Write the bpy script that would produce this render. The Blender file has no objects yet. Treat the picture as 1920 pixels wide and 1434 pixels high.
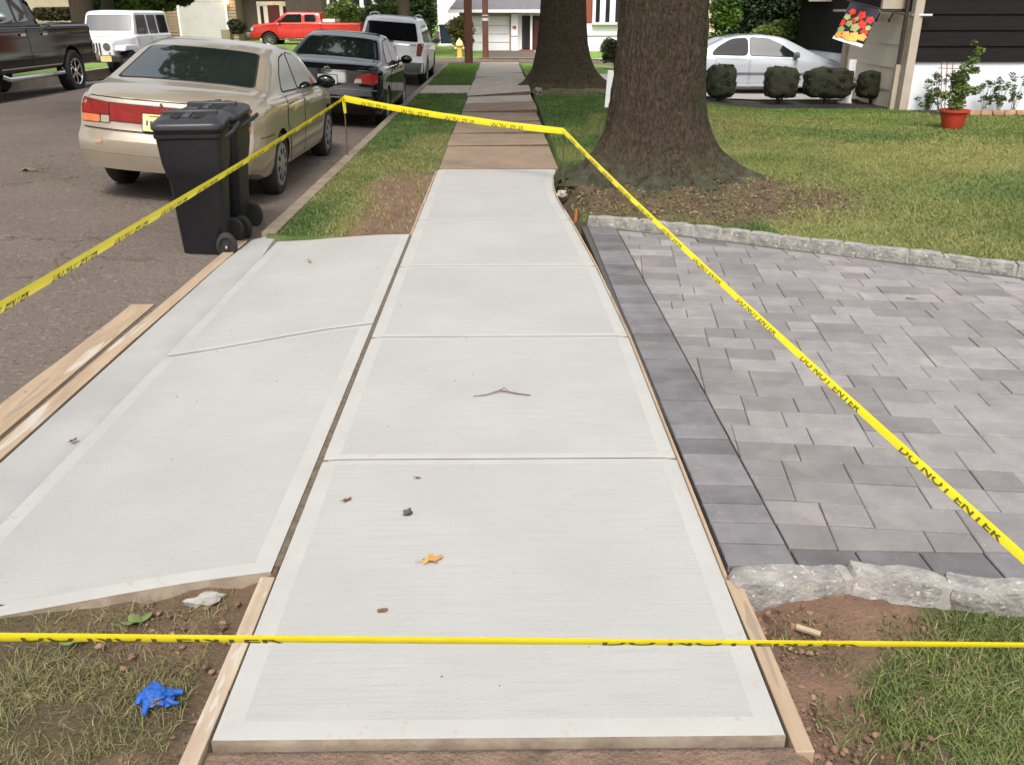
import bpy, bmesh, math, random
import numpy as np
from mathutils import Vector, Matrix, noise
from mathutils.bvhtree import BVHTree
R = math.radians
rnd = random.Random(7)
rng = np.random.default_rng(11)
SC = bpy.context.scene
COL = SC.collection

# ------------------------------------------------------------------ camera
F = 1640.0; H = 1.6
TH = math.atan((717-25)/F); YAW = math.atan(22/F*math.cos(TH))
cam = bpy.data.objects.new('camera', bpy.data.cameras.new('camera'))
COL.objects.link(cam); SC.camera = cam
cam.location = (0, 0, H)
cam.rotation_euler = (math.pi/2-TH, 0, -YAW)
cam.data.sensor_width = 36; cam.data.lens = F/1920*36
cam.data.clip_start = .05; cam.data.clip_end = 800

# ------------------------------------------------------------------ light
SUN_EL, SUN_AZ = R(53), R(184)          # azimuth clockwise from +Y
w = bpy.data.worlds.new('World'); SC.world = w; w.use_nodes = True
nt = w.node_tree; bg = nt.nodes['Background']
sky = nt.nodes.new('ShaderNodeTexSky'); sky.sky_type = 'NISHITA'; sky.sun_disc = False
sky.sun_elevation = SUN_EL; sky.sun_rotation = SUN_AZ
sky.air_density = 1.6; sky.dust_density = 5.0; sky.ozone_density = 1.0
hs = nt.nodes.new('ShaderNodeHueSaturation'); hs.inputs['Saturation'].default_value = .35
nt.links.new(sky.outputs[0], hs.inputs['Color']); nt.links.new(hs.outputs[0], bg.inputs[0])
bg.inputs[1].default_value = .13
sl = bpy.data.lights.new('sun', 'SUN'); sl.energy = 1.4; sl.angle = R(16); sl.color = (1, .95, .88)
so = bpy.data.objects.new('sun', sl); COL.objects.link(so)
sd = Vector((math.sin(SUN_AZ)*math.cos(SUN_EL), math.cos(SUN_AZ)*math.cos(SUN_EL), math.sin(SUN_EL)))
so.rotation_euler = sd.to_track_quat('Z', 'Y').to_euler()
SC.view_settings.view_transform = 'Standard'; SC.view_settings.look = 'None'
SC.view_settings.exposure = 0.90; SC.view_settings.gamma = 1
SC.render.engine = 'CYCLES'
SC.cycles.max_bounces = 6; SC.cycles.transparent_max_bounces = 6

# ------------------------------------------------------------------ helpers
def ray(px, py):
    x = (px-960)/F; y = -(py-717)/F
    d = (x, math.cos(TH)+y*math.sin(TH), -math.sin(TH)+y*math.cos(TH))
    c, s = math.cos(-YAW), math.sin(-YAW)
    return Vector((d[0]*c-d[1]*s, d[0]*s+d[1]*c, d[2]))
def atd(px, py, Y):                      # surveyed point of the place at depth Y
    d = ray(px, py); t = Y/d.y
    return Vector((d.x*t, Y, H+d.z*t))
def S(a, b, t):
    t = np.clip((np.asarray(t, float)-a)/(b-a), 0, 1); return t*t*(3-2*t)
def vnoise(x, y, seed=0):
    x = np.asarray(x, float); y = np.asarray(y, float)
    xi = np.floor(x).astype(np.int64); yi = np.floor(y).astype(np.int64)
    fx = x-xi; fy = y-yi; fx = fx*fx*(3-2*fx); fy = fy*fy*(3-2*fy)
    def h(a, b):
        n = (a*374761393+b*668265263+seed*974634777) & 0xffffffff
        n = ((n ^ (n >> 13))*1274126177) & 0xffffffff
        return ((n ^ (n >> 16)) & 0xffff)/65535.
    return (h(xi, yi)*(1-fx)+h(xi+1, yi)*fx)*(1-fy)+(h(xi, yi+1)*(1-fx)+h(xi+1, yi+1)*fx)*fy
def fbm(x, y, seed=0, o=4):
    s = 0; a = .5; t = 0
    for i in range(o):
        s = s+a*vnoise(x*2**i, y*2**i, seed+i); t += a; a *= .5
    return s/t

class MB:
    def __init__(s): s.v = []; s.f = []; s.m = []
    def add(s, vs, fs, mi=0):
        n = len(s.v); s.v += [tuple(v) for v in vs]; s.f += [tuple(n+i for i in f) for f in fs]; s.m += [mi]*len(fs)
    def box(s, x0, x1, y0, y1, z0, z1, mi=0, M=None):
        vs = [Vector((x, y, z)) for z in (z0, z1) for y in (y0, y1) for x in (x0, x1)]
        if M is not None: vs = [M @ v for v in vs]
        s.add(vs, [(0, 2, 3, 1), (4, 5, 7, 6), (0, 1, 5, 4), (2, 6, 7, 3), (0, 4, 6, 2), (1, 3, 7, 5)], mi)
    def bar(s, a, b, w, h=None, mi=0):   # box between two points
        a = Vector(a); b = Vector(b); h = h or w
        q = (b-a).to_track_quat('Y', 'Z').to_matrix().to_4x4(); q.translation = a
        s.box(-w/2, w/2, 0, (b-a).length, -h/2, h/2, mi, q)
    def tube(s, pts, rs, n=10, mi=0, cap=True):
        pts = [Vector(p) for p in pts]; k = len(pts)
        if not hasattr(rs, '__len__'): rs = [rs]*k
        base = len(s.v); up = Vector((0.13, .2, 1)).normalized()
        for i, p in enumerate(pts):
            t = (pts[min(i+1, k-1)]-pts[max(i-1, 0)]).normalized()
            u = t.cross(up)
            if u.length < .1: u = t.cross(Vector((1, 0, 0)))
            u.normalize(); v = t.cross(u)
            for j in range(n):
                a = 2*math.pi*j/n
                s.v.append(tuple(p+(u*math.cos(a)+v*math.sin(a))*rs[i]))
        for i in range(k-1):
            for j in range(n):
                s.f.append((base+i*n+j, base+i*n+(j+1) % n, base+(i+1)*n+(j+1) % n, base+(i+1)*n+j)); s.m.append(mi)
        if cap:
            s.f.append(tuple(base+j for j in range(n))); s.m.append(mi)
            s.f.append(tuple(base+(k-1)*n+j for j in reversed(range(n)))); s.m.append(mi)
    def lathe(s, prof, n=24, mi=0, M=None, cap=True):  # profile (r,z) round z
        base = len(s.v)
        for r, z in prof:
            for j in range(n):
                a = 2*math.pi*j/n; v = Vector((r*math.cos(a), r*math.sin(a), z))
                s.v.append(tuple(M @ v if M is not None else v))
        for i in range(len(prof)-1):
            for j in range(n):
                s.f.append((base+i*n+j, base+i*n+(j+1) % n, base+(i+1)*n+(j+1) % n, base+(i+1)*n+j)); s.m.append(mi)
        if not cap: return
        s.f.append(tuple(base+j for j in reversed(range(n)))); s.m.append(mi)
        s.f.append(tuple(base+(len(prof)-1)*n+j for j in range(n))); s.m.append(mi)
    def prism(s, poly, z0, z1, mi=0, M=None):
        n = len(poly); vs = [Vector((x, y, z)) for z in (z0, z1) for x, y in poly]
        if M is not None: vs = [M @ v for v in vs]
        s.add(vs, [tuple(reversed(range(n))), tuple(range(n, 2*n))]+[(i, (i+1) % n, n+(i+1) % n, n+i) for i in range(n)], mi)
    def build(s, name, mats, parent=None, smooth=None, bevel=0):
        me = bpy.data.meshes.new(name); me.from_pydata(s.v, [], s.f)
        if not isinstance(mats, (list, tuple)): mats = [mats]
        for m in mats: me.materials.append(m)
        if len(mats) > 1: me.polygons.foreach_set('material_index', s.m)
        return link(name, me, parent, smooth, bevel)
def link(name, me, parent=None, smooth=None, bevel=0):
    me.validate(); me.update()
    if smooth is not None:
        me.shade_smooth(); me.set_sharp_from_angle(angle=R(smooth))
    o = bpy.data.objects.new(name, me); COL.objects.link(o)
    if parent: o.parent = parent
    if bevel:
        b = o.modifiers.new('bevel', 'BEVEL'); b.width = bevel; b.segments = 2; b.limit_method = 'ANGLE'; b.angle_limit = R(40)
    return o
def fast(name, V, Fc, mats, cols=None, smooth=False, parent=None, mi=None):
    me = bpy.data.meshes.new(name); V = np.asarray(V, np.float32); Fc = np.asarray(Fc, np.int32); k = Fc.shape[1]
    me.vertices.add(len(V)); me.vertices.foreach_set('co', V.ravel())
    me.loops.add(Fc.size); me.loops.foreach_set('vertex_index', Fc.ravel())
    me.polygons.add(len(Fc)); me.polygons.foreach_set('loop_start', np.arange(len(Fc), dtype=np.int32)*k)
    me.polygons.foreach_set('use_smooth', np.full(len(Fc), smooth))
    if not isinstance(mats, (list, tuple)): mats = [mats]
    for m in mats: me.materials.append(m)
    if mi is not None: me.polygons.foreach_set('material_index', mi)
    if cols is not None:
        a = me.color_attributes.new('tint', 'FLOAT_COLOR', 'POINT')
        c = np.ones((len(V), 4), np.float32); c[:, :3] = cols; a.data.foreach_set('color', c.ravel())
    me.update(); o = bpy.data.objects.new(name, me); COL.objects.link(o)
    if parent: o.parent = parent
    return o
def tag(o, label=None, cat=None, group=None, kind=None):
    for k, v in (('label', label), ('category', cat), ('group', group), ('kind', kind)):
        if v: o[k] = v
    return o
def thing(name, label, cat, loc=(0, 0, 0), rz=0, group=None):
    o = bpy.data.objects.new(name, None); COL.objects.link(o); o.empty_display_size = .2
    o.location = loc; o.rotation_euler = (0, 0, rz)
    return tag(o, label, cat, group)

# ------------------------------------------------------------------ materials
def nmat(name, c1, c2=None, scale=5., rough=.7, bump=0., bscale=None, metal=0., coat=0., spec=.5, stretch=None,
         detail=6., dist=.02, lo=.35, hi=.65, speck=None, tint=False, trans=0., bump2=None, island=0., streak=None, crack=None, zmoss=None):
    m = bpy.data.materials.new(name); m.use_nodes = True; t = m.node_tree; N = t.nodes; L = t.links
    p = N['Principled BSDF']; p.inputs['Roughness'].default_value = rough; p.inputs['Metallic'].default_value = metal
    p.inputs['Coat Weight'].default_value = coat; p.inputs['Coat Roughness'].default_value = .04
    p.inputs['Specular IOR Level'].default_value = spec
    tc = N.new('ShaderNodeTexCoord'); src = tc.outputs['Object']
    if stretch:
        mp = N.new('ShaderNodeMapping'); mp.inputs['Scale'].default_value = stretch
        L.new(src, mp.inputs[0]); src = mp.outputs[0]
    def noi(sc, det=detail):
        n = N.new('ShaderNodeTexNoise'); n.inputs['Scale'].default_value = sc; n.inputs['Detail'].default_value = det
        n.inputs['Roughness'].default_value = .6; L.new(src, n.inputs['Vector']); return n
    def rgb(c): return (c[0], c[1], c[2], 1)
    if c2 is None: c2 = tuple(v*.93 for v in c1)
    n = noi(scale); mr = N.new('ShaderNodeMapRange'); mr.inputs[1].default_value = lo; mr.inputs[2].default_value = hi
    L.new(n.outputs[0], mr.inputs[0])
    mx = N.new('ShaderNodeMix'); mx.data_type = 'RGBA'; mx.inputs[6].default_value = rgb(c1); mx.inputs[7].default_value = rgb(c2)
    L.new(mr.outputs[0], mx.inputs[0]); col = mx.outputs[2]
    if streak:
        ms_ = N.new('ShaderNodeMapping'); ms_.inputs['Scale'].default_value = streak[1]; L.new(tc.outputs['Object'], ms_.inputs[0])
        ns_ = N.new('ShaderNodeTexNoise'); ns_.inputs['Scale'].default_value = 1.; ns_.inputs['Detail'].default_value = 3; L.new(ms_.outputs[0], ns_.inputs['Vector'])
        rs_ = N.new('ShaderNodeMapRange'); rs_.inputs[1].default_value = streak[2]; rs_.inputs[2].default_value = streak[3]; L.new(ns_.outputs[0], rs_.inputs[0])
        xs_ = N.new('ShaderNodeMix'); xs_.data_type = 'RGBA'; xs_.inputs[7].default_value = rgb(streak[0]); L.new(rs_.outputs[0], xs_.inputs[0]); L.new(col, xs_.inputs[6]); col = xs_.outputs[2]
    if zmoss:                              # lichen and moss growing on the foot, patchy: (colour, z low, z high)
        sp_ = N.new('ShaderNodeSeparateXYZ'); L.new(tc.outputs['Object'], sp_.inputs[0])
        rz_ = N.new('ShaderNodeMapRange'); rz_.inputs[1].default_value = zmoss[1]; rz_.inputs[2].default_value = zmoss[2]; rz_.inputs[3].default_value = .30; rz_.inputs[4].default_value = -.12; L.new(sp_.outputs[2], rz_.inputs[0])
        nz_ = N.new('ShaderNodeTexNoise'); nz_.inputs['Scale'].default_value = 11; nz_.inputs['Detail'].default_value = 8; nz_.inputs['Roughness'].default_value = .7; L.new(tc.outputs['Object'], nz_.inputs['Vector'])
        az_ = N.new('ShaderNodeMath'); L.new(rz_.outputs[0], az_.inputs[0]); L.new(nz_.outputs[0], az_.inputs[1])
        tz_ = N.new('ShaderNodeMapRange'); tz_.inputs[1].default_value = .66; tz_.inputs[2].default_value = .84; tz_.inputs[4].default_value = .8; L.new(az_.outputs[0], tz_.inputs[0])
        xz_ = N.new('ShaderNodeMix'); xz_.data_type = 'RGBA'; xz_.inputs[7].default_value = rgb(zmoss[0]); L.new(tz_.outputs[0], xz_.inputs[0]); L.new(col, xz_.inputs[6]); col = xz_.outputs[2]
    if crack:                              # (colour, scale, width): warped cell edges
        nw_ = noi(crack[1]*3, 5.); ad_ = N.new('ShaderNodeVectorMath'); ad_.operation = 'MULTIPLY_ADD'; ad_.inputs[1].default_value = (.55/crack[1],)*3
        L.new(nw_.outputs['Color'], ad_.inputs[0]); L.new(src, ad_.inputs[2])
        vo_ = N.new('ShaderNodeTexVoronoi'); vo_.feature = 'DISTANCE_TO_EDGE'; vo_.inputs['Scale'].default_value = crack[1]; L.new(ad_.outputs[0], vo_.inputs['Vector'])
        rc_ = N.new('ShaderNodeMapRange'); rc_.inputs[1].default_value = 0; rc_.inputs[2].default_value = crack[2]; rc_.inputs[3].default_value = .8; rc_.inputs[4].default_value = 0; L.new(vo_.outputs['Distance'], rc_.inputs[0])
        nm_ = noi(.35, 2.); rm_ = N.new('ShaderNodeMapRange'); rm_.inputs[1].default_value = .48; rm_.inputs[2].default_value = .56; L.new(nm_.outputs[0], rm_.inputs[0])
        mu_ = N.new('ShaderNodeMath'); mu_.operation = 'MULTIPLY'; L.new(rc_.outputs[0], mu_.inputs[0]); L.new(rm_.outputs[0], mu_.inputs[1])
        xc_ = N.new('ShaderNodeMix'); xc_.data_type = 'RGBA'; xc_.inputs[7].default_value = rgb(crack[0]); L.new(mu_.outputs[0], xc_.inputs[0]); L.new(col, xc_.inputs[6]); col = xc_.outputs[2]
    if speck:                              # (colour, scale, threshold)
        for sc_col, ssc, th in ([speck] if not isinstance(speck, list) else speck):
            n2 = noi(ssc, 2.); m2 = N.new('ShaderNodeMapRange'); m2.inputs[1].default_value = th; m2.inputs[2].default_value = th+.05
            L.new(n2.outputs[0], m2.inputs[0])
            x2 = N.new('ShaderNodeMix'); x2.data_type = 'RGBA'; x2.inputs[7].default_value = rgb(sc_col)
            L.new(m2.outputs[0], x2.inputs[0]); L.new(col, x2.inputs[6]); col = x2.outputs[2]
    if tint:
        a = N.new('ShaderNodeVertexColor'); a.layer_name = 'tint'
        x3 = N.new('ShaderNodeMix'); x3.data_type = 'RGBA'; x3.blend_type = 'MULTIPLY'; x3.inputs[0].default_value = 1
        L.new(col, x3.inputs[6]); L.new(a.outputs[0], x3.inputs[7]); col = x3.outputs[2]
    if island:
        g = N.new('ShaderNodeNewGeometry'); mr3 = N.new('ShaderNodeMapRange')
        mr3.inputs[3].default_value = 1-island; mr3.inputs[4].default_value = 1+island
        L.new(g.outputs['Random Per Island'], mr3.inputs[0])
        h3 = N.new('ShaderNodeHueSaturation'); L.new(mr3.outputs[0], h3.inputs['Value']); L.new(col, h3.inputs['Color']); col = h3.outputs[0]
    L.new(col, p.inputs['Base Color'])
    if bump:
        b = N.new('ShaderNodeBump'); b.inputs['Strength'].default_value = bump; b.inputs['Distance'].default_value = dist
        nb = noi(bscale or scale*4); L.new(nb.outputs[0], b.inputs['Height'])
        L.new(b.outputs[0], p.inputs['Normal'])
    if trans:
        tr = N.new('ShaderNodeBsdfTranslucent'); L.new(col, tr.inputs[0]); ms = N.new('ShaderNodeMixShader'); ms.inputs[0].default_value = trans
        L.new(p.outputs[0], ms.inputs[1]); L.new(tr.outputs[0], ms.inputs[2]); L.new(ms.outputs[0], N['Material Output'].inputs[0])
    return m
def emit(name, c, s):
    m = bpy.data.materials.new(name); m.use_nodes = True; p = m.node_tree.nodes['Principled BSDF']
    p.inputs['Base Color'].default_value = (*c, 1); p.inputs['Emission Color'].default_value = (*c, 1); p.inputs['Emission Strength'].default_value = s
    return m
M = {}
M['conc'] = nmat('new_concrete_broomed', (.368, .364, .350), (.322, .320, .310), 1.25, .88, .5, 120, dist=.004, streak=((.325, .32, .307), (4., 95, 1), .48, .70), speck=((.25, .235, .22), 75, .71))
M['conc_cool'] = nmat('new_concrete_gutter', (.350, .346, .338), (.300, .297, .290), 2.2, .95, .4, 120, dist=.004, spec=.2, speck=((.24, .23, .22), 50, .72))
M['trowel'] = nmat('new_concrete_trowelled', (.392, .387, .369), (.352, .348, .332), 3, .75, .15, 60, dist=.003, speck=((.36, .33, .29), 22, .63))
M['slab_side'] = nmat('slab_side', (.32, .265, .205), (.20, .155, .115), 9, .9, .5, 40, dist=.01)
M['joint'] = nmat('expansion_felt', (.15, .115, .08), (.085, .065, .045), 30, .95, .4, 80, dist=.004)
M['oldconc'] = nmat('old_concrete', (.262, .190, .130), (.198, .142, .098), 2.6, .9, .4, 60, dist=.006, speck=[((.12, .09, .07), 25, .66), ((.36, .30, .25), 38, .68)])
M['oldconc_lt'] = nmat('old_concrete_light', (.42, .36, .30), (.33, .28, .23), 3, .9, .3, 50, dist=.006)
M['asphalt'] = nmat('worn_asphalt', (.146, .118, .099), (.118, .095, .080), .9, .9, .8, 90, dist=.008, spec=.25, detail=12, crack=((.035, .03, .026), .55, .012), speck=[((.175, .144, .122), 26, .58), ((.075, .062, .053), 38, .60), ((.29, .25, .21), 70, .67)])
M['curb'] = nmat('curb_concrete', (.27, .21, .15), (.17, .145, .11), 5, .9, .5, 50, dist=.006)
M['wood'] = nmat('form_lumber', (.38, .282, .19), (.29, .21, .14), 2.2, .8, .4, 30, dist=.004, stretch=(8, .9, 8), detail=9, speck=[((.26, .20, .145), 2.5, .62), ((.42, .38, .33), 1.4, .6)])
M['wood_grey'] = nmat('form_lumber_splashed', (.44, .36, .27), (.33, .25, .18), 3, .85, .4, 40, dist=.004, stretch=(7, 1, 7), speck=((.42, .40, .36), 5, .58))
M['granite'] = nmat('belgian_granite', (.34, .32, .295), (.20, .19, .18), 14, .9, .9, 30, dist=.02, speck=((.46, .43, .40), 40, .62))
M['granite_dark'] = nmat('belgian_granite_joint', (.30, .27, .24), (.2, .18, .16), 9, .9, .6, 30, dist=.01)  # darker, browner granite tone for joints
M['mortar'] = nmat('mortar', (.33, .31, .285), (.25, .235, .21), 20, .95, .6, 60, dist=.006)
M['paver'] = nmat('paver_grey', (.228, .214, .210), (.180, .169, .167), 7, .85, .6, 90, dist=.006, island=.2, speck=[((.28, .26, .25), 60, .66), ((.25, .225, .215), 2.4, .6), ((.16, .15, .155), 90, .64)])
M['paver_dk'] = nmat('paver_charcoal', (.165, .157, .163), (.118, .112, .118), 7, .85, .6, 90, dist=.006, island=.24, speck=((.21, .19, .19), 60, .66))
M['joint_sand'] = nmat('joint_sand', (.085, .078, .07), (.06, .055, .05), 40, .95)
M['dirt'] = nmat('loose_dirt', (.17, .095, .06), (.10, .055, .035), 8, .95, 1, 40, dist=.02)
M['pebble'] = nmat('pebble', (.205, .125, .085), (.13, .072, .046), 10, .95, .4, 40, island=.4)
M['black_plastic'] = nmat('bin_plastic', (.009, .009, .011), (.012, .012, .014), 30, .5, .25, 260, dist=.002, spec=.35)
M['lid_plastic_skylit'] = nmat('lid_plastic_skylit', (.028, .029, .033), (.034, .035, .04), 30, .42, .2, 200, dist=.002)  # lid paler than the body: sky reflection put into the colour
M['rubber'] = nmat('rubber', (.012, .012, .012), (.02, .02, .02), 20, .75)
M['blackgap'] = nmat('gap_black', (.006, .006, .006), (.008, .008, .008), 5, .8)
M['chrome'] = nmat('chrome', (.75, .75, .75), (.7, .7, .7), 5, .12, metal=1)
M['alloy'] = nmat('alloy', (.42, .42, .43), (.30, .29, .28), 12, .35, metal=.7)
M['hub'] = nmat('dusty_hubcap', (.36, .35, .33), (.22, .21, .2), 14, .5, metal=.3)
M['glass'] = nmat('car_glass', (.010, .016, .014), (.016, .022, .019), 2, .02, spec=1.0, coat=1.0)
M['glass_dk'] = nmat('privacy_and_dulled_glass', (.006, .006, .008), (.008, .008, .01), 2, .05, spec=.35)
M['gold'] = nmat('gold_paint', (.355, .305, .238), (.32, .272, .21), 3, .34, metal=.35, coat=.8)
M['gold_lt'] = nmat('gold_bumper', (.40, .345, .27), (.36, .31, .24), 3, .42, metal=.3, coat=.4)
M['blackpaint'] = nmat('black_paint', (.003, .003, .0035), (.004, .004, .0045), 3, .08, coat=.0, spec=.45)
M['whitepaint'] = nmat('white_paint', (.80, .81, .83), (.76, .77, .80), 2, .3, coat=.6)
M['redpaint'] = nmat('red_paint', (.62, .035, .022), (.55, .03, .02), 2, .3, coat=.6)
M['silverpaint'] = nmat('silver_paint', (.52, .555, .61), (.47, .505, .56), 2, .22, metal=.25, coat=.8)
M['tail'] = nmat('tail_lens', (.25, .008, .005), (.16, .006, .004), 12, .25, coat=.2, spec=.3)
M['amber'] = nmat('amber_lens', (.70, .16, .03), (.6, .12, .03), 12, .25, coat=.8)
M['clear'] = nmat('clear_lens', (.62, .58, .55), (.5, .5, .5), 12, .2, coat=.8)
M['plate_y'] = nmat('plate_yellow', (.75, .62, .20), (.72, .66, .40), 6, .5)
M['plate_w'] = nmat('plate_white', (.5, .5, .52), (.44, .44, .46), 6, .5)
M['ink'] = nmat('ink', (.03, .025, .02), (.04, .03, .02), 6, .6)
M['trim_grey'] = nmat('trim_grey', (.12, .12, .125), (.1, .1, .1), 6, .5)
M['tape'] = nmat('tape_yellow', (.86, .74, .03), (.80, .66, .02), 5, .4, .25, 14, dist=.01, trans=.25)
M['steel'] = nmat('rusty_rebar', (.16, .085, .05), (.09, .05, .035), 30, .85, .6, 80)
M['bark'] = nmat('oak_bark', (.082, .062, .042), (.033, .026, .018), 24, .95, 1.0, 34, dist=.05, spec=.2, zmoss=((.085, .095, .062), .0, .75), stretch=(1.5, 1.5, .65), speck=[((.060, .058, .046), 9, .66), ((.040, .044, .020), 3.2, .62)])
M['leaf'] = nmat('oak_leaves', (.07, .11, .03), (.045, .08, .02), 3, .6, tint=True, trans=.35)
M['needle'] = nmat('dense_evergreen', (.035, .065, .022), (.022, .045, .015), 3, .7, tint=True, trans=.15)
M['yew'] = nmat('clipped_shrub', (.048, .055, .022), (.032, .036, .015), 4, .8, tint=True, trans=.1)
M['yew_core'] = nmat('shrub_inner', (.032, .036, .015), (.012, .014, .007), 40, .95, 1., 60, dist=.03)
M['bright_leaf'] = nmat('azalea', (.17, .23, .05), (.10, .16, .035), 2, .7, tint=True, trans=.3)
M['stem'] = nmat('green_stem', (.12, .17, .05), (.09, .13, .04), 6, .7)
M['tape_ink'] = nmat('tape_ink', (.13, .11, .02), (.08, .07, .012), 20, .6)
M['blade'] = nmat('grass_blade', (1, 1, 1), (.8, .85, .8), 2, .7, tint=True, trans=.25)
M['ground'] = nmat('soil_and_turf', (1, 1, 1), (.7, .7, .7), 9, .95, 1, 60, dist=.02, tint=True, speck=((.55, .5, .42), 70, .67))
M['white'] = nmat('white_siding', (.80, .80, .80), (.76, .76, .76), 2, .6)
M['white_rough'] = nmat('painted_block_wall', (.72, .74, .79), (.62, .64, .70), 2, .8, .4, 20, stretch=(1, 1, .4))
M['cream'] = nmat('cream_siding', (.70, .61, .50), (.64, .56, .46), 2, .7)
M['beige'] = nmat('beige_trim', (.42, .36, .29), (.38, .32, .26), 4, .7)
M['darksiding'] = nmat('dark_siding', (.009, .0075, .008), (.012, .0105, .0105), 4, .85, .3, 30, spec=.2, stretch=(.3, 1, 3))
M['brown'] = nmat('brown_shingle', (.085, .062, .045), (.06, .045, .034), 6, .85, .5, 30)
M['tan'] = nmat('tan_clapboard', (.30, .23, .15), (.26, .20, .13), 4, .8)
M['shingle'] = nmat('roof_shingle', (.17, .165, .175), (.12, .115, .125), 8, .9, .5, 30)
M['brick'] = nmat('brick', (.30, .085, .05), (.22, .06, .04), 10, .9, .4, 40)
M['win'] = nmat('window_dark', (.015, .016, .018), (.03, .032, .035), 2, .1)
M['maroon'] = nmat('maroon_door', (.10, .018, .018), (.08, .012, .014), 3, .4)
M['greywhite'] = nmat('garage_panel', (.52, .50, .49), (.47, .45, .44), 2, .6)
M['terracotta'] = nmat('red_pot', (.42, .045, .022), (.36, .035, .018), 6, .5)
M['polewood'] = nmat('creosote_pole', (.15, .055, .032), (.09, .035, .022), 6, .9, .5, 30, stretch=(2, 2, .3))
M['hydrant'] = nmat('hydrant_yellow', (.75, .48, .10), (.65, .40, .08), 6, .5)
M['hydrant_cap'] = nmat('hydrant_cap', (.85, .74, .35), (.8, .68, .3), 6, .5)
M['nitrile'] = nmat('blue_nitrile', (.012, .10, .42), (.008, .06, .28), 20, .6, .9, 45, dist=.008, speck=((.10, .11, .16), 14, .6))
M['lamp'] = emit('porch_lamp', (1, .62, .22), 6)
M['drive'] = nmat('neighbour_drive', (.36, .33, .31), (.30, .28, .26), 3, .9)
M['bluebin'] = nmat('blue_bin', (.02, .035, .07), (.015, .03, .06), 4, .5)

# ------------------------------------------------------------------ lie of the land
def G(x, y):
    x = np.asarray(x, float); y = np.asarray(y, float)
    near = -.28*S(2.5, 6, x)*S(9, 18, y)
    far = -.42+.50*S(5, 11, -x)
    g = near*(1-S(30, 50, y))+far*S(30, 50, y)
    g = g+.06*np.exp(-((x-1.7)**2+(y-9.4)**2)/1.3**2)*S(.6, 1.3, x)+.14*np.exp(-((x-1.35)**2+(y-20.3)**2)/1.4**2)*S(.6, 1.1, x)
    g = g-np.where(x < 0, .048, .06)*(1-S(2.0, 2.4, y))*S(.7, .78, np.abs(x))*(x > -1.95)
    return g
def g1(x, y): return float(G(x, y))
XC, XW = -7.15, 5.3                       # street centre line, half width
def road_z(x, y):
    x = np.asarray(x, float)
    k = (1-S(28, 33, y))
    return G(np.minimum(x, -1.9) if False else x, y)*S(25, 34, y)-.10-.03*k+.24*k*(1-((x-XC)/XW)**2)-.12*S(11, 19, y)*(1-S(28, 34, y))
def swr(y): return np.interp(y, [1.5, 4.44, 5.9, 7.35, 7.9, 8.3, 8.75, 9.2, 9.6, 9.95], [.68, .68, .645, .575, .535, .52, .515, .535, .58, .62])
# paver driveway outline
DRV = [(.72, 2.24), (6.5, 1.95), (6.5, 4.6), (3.47, 5.56), (2.2, 6.30), (1.5, 6.74), (.95, 7.0), (.66, 7.12)]
def inpoly(x, y, P):
    x = np.asarray(x, float); y = np.asarray(y, float); r = np.zeros(x.shape, bool); n = len(P)
    for i in range(n):
        (x1, y1), (x2, y2) = P[i], P[(i+1) % n]
        if y1 == y2: continue
        c = ((y1 > y) != (y2 > y)) & (x < (x2-x1)*(y-y1)/(y2-y1)+x1); r ^= c
    return r
APR = [(-.72, 2.29), (-2.03, 2.03), (-2.03, 6.86), (-.72, 6.80)]

# colour fields of turf and soil ------------------------------------------------
def dirt_w(x, y):
    n = fbm(x*2.2, y*2.2, 5); n2 = fbm(x*7, y*7, 9)
    d = np.zeros_like(n)
    nr = (x > .7) & (y < 2.35)
    lim = .93+.38*S(1.85, 2.1, y)+.25*(n-.5)
    d = np.where(nr, 1-S(lim-.06, lim+.10, x), d)
    d = np.where(nr, np.maximum(d, S(.60, .68, n)*.7), d)
    nl = (x < -.7) & (y < 2.35)
    d2 = np.maximum(S(-1.35, -1.0, x)*S(1.82, 2.05, y), S(.52, .62, n)*.75)
    d2 = np.maximum(d2, S(-.86, -.78, x))
    d = np.where(nl, d2, d)
    st = (x < -.6) & (y > 6.5) & (y < 12)
    d3 = S(-1.50, -1.10, x+.45*(n-.5))*(1-S(9.2, 10.9, y))*1.1
    d = np.where(st, d3, d)
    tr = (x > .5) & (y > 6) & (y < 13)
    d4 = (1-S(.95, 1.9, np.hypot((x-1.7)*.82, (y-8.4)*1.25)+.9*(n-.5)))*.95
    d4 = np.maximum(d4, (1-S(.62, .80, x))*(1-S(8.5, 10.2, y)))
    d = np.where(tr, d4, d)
    t2 = (1-S(.9, 1.5, np.hypot(x-1.35, y-20.2)))*.8
    d = np.maximum(d, np.where(x > .5, t2, 0))
    return np.clip(d*(.75+.5*n2), 0, 1)
def dry_w(x, y):
    n = fbm(x*1.1, y*.9, 21); n2 = fbm(x*.35+3, y*.35, 33)
    b = S(.42, .68, n)*.6
    b = np.where((x < -.6) & (y < 2.4), .45+.45*n, b)
    b = np.where((x > .7) & (y < 2.4), .15+.35*n, b)
    b = np.where((x < -.6) & (y > 6.5) & (y < 10.5), np.maximum(b, S(-1.6, -1.15, x)*(1-S(8.6, 10.5, y))), b)
    b = np.where((x > 2.2) & (y > 5) & (y < 18.5), .25+.75*S(.3, .62, n2)*(1-.6*S(14.5, 18, y)), b)
    b = np.where(y > 18.5, b*.15, b)
    return np.clip(b, 0, 1)
GREEN = np.array((.10, .17, .038)); DEEP = np.array((.055, .105, .022)); DRY = np.array((.285, .28, .09)); SOIL = np.array((.19, .112, .075)); FARG = np.array((.20, .33, .05))
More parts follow.
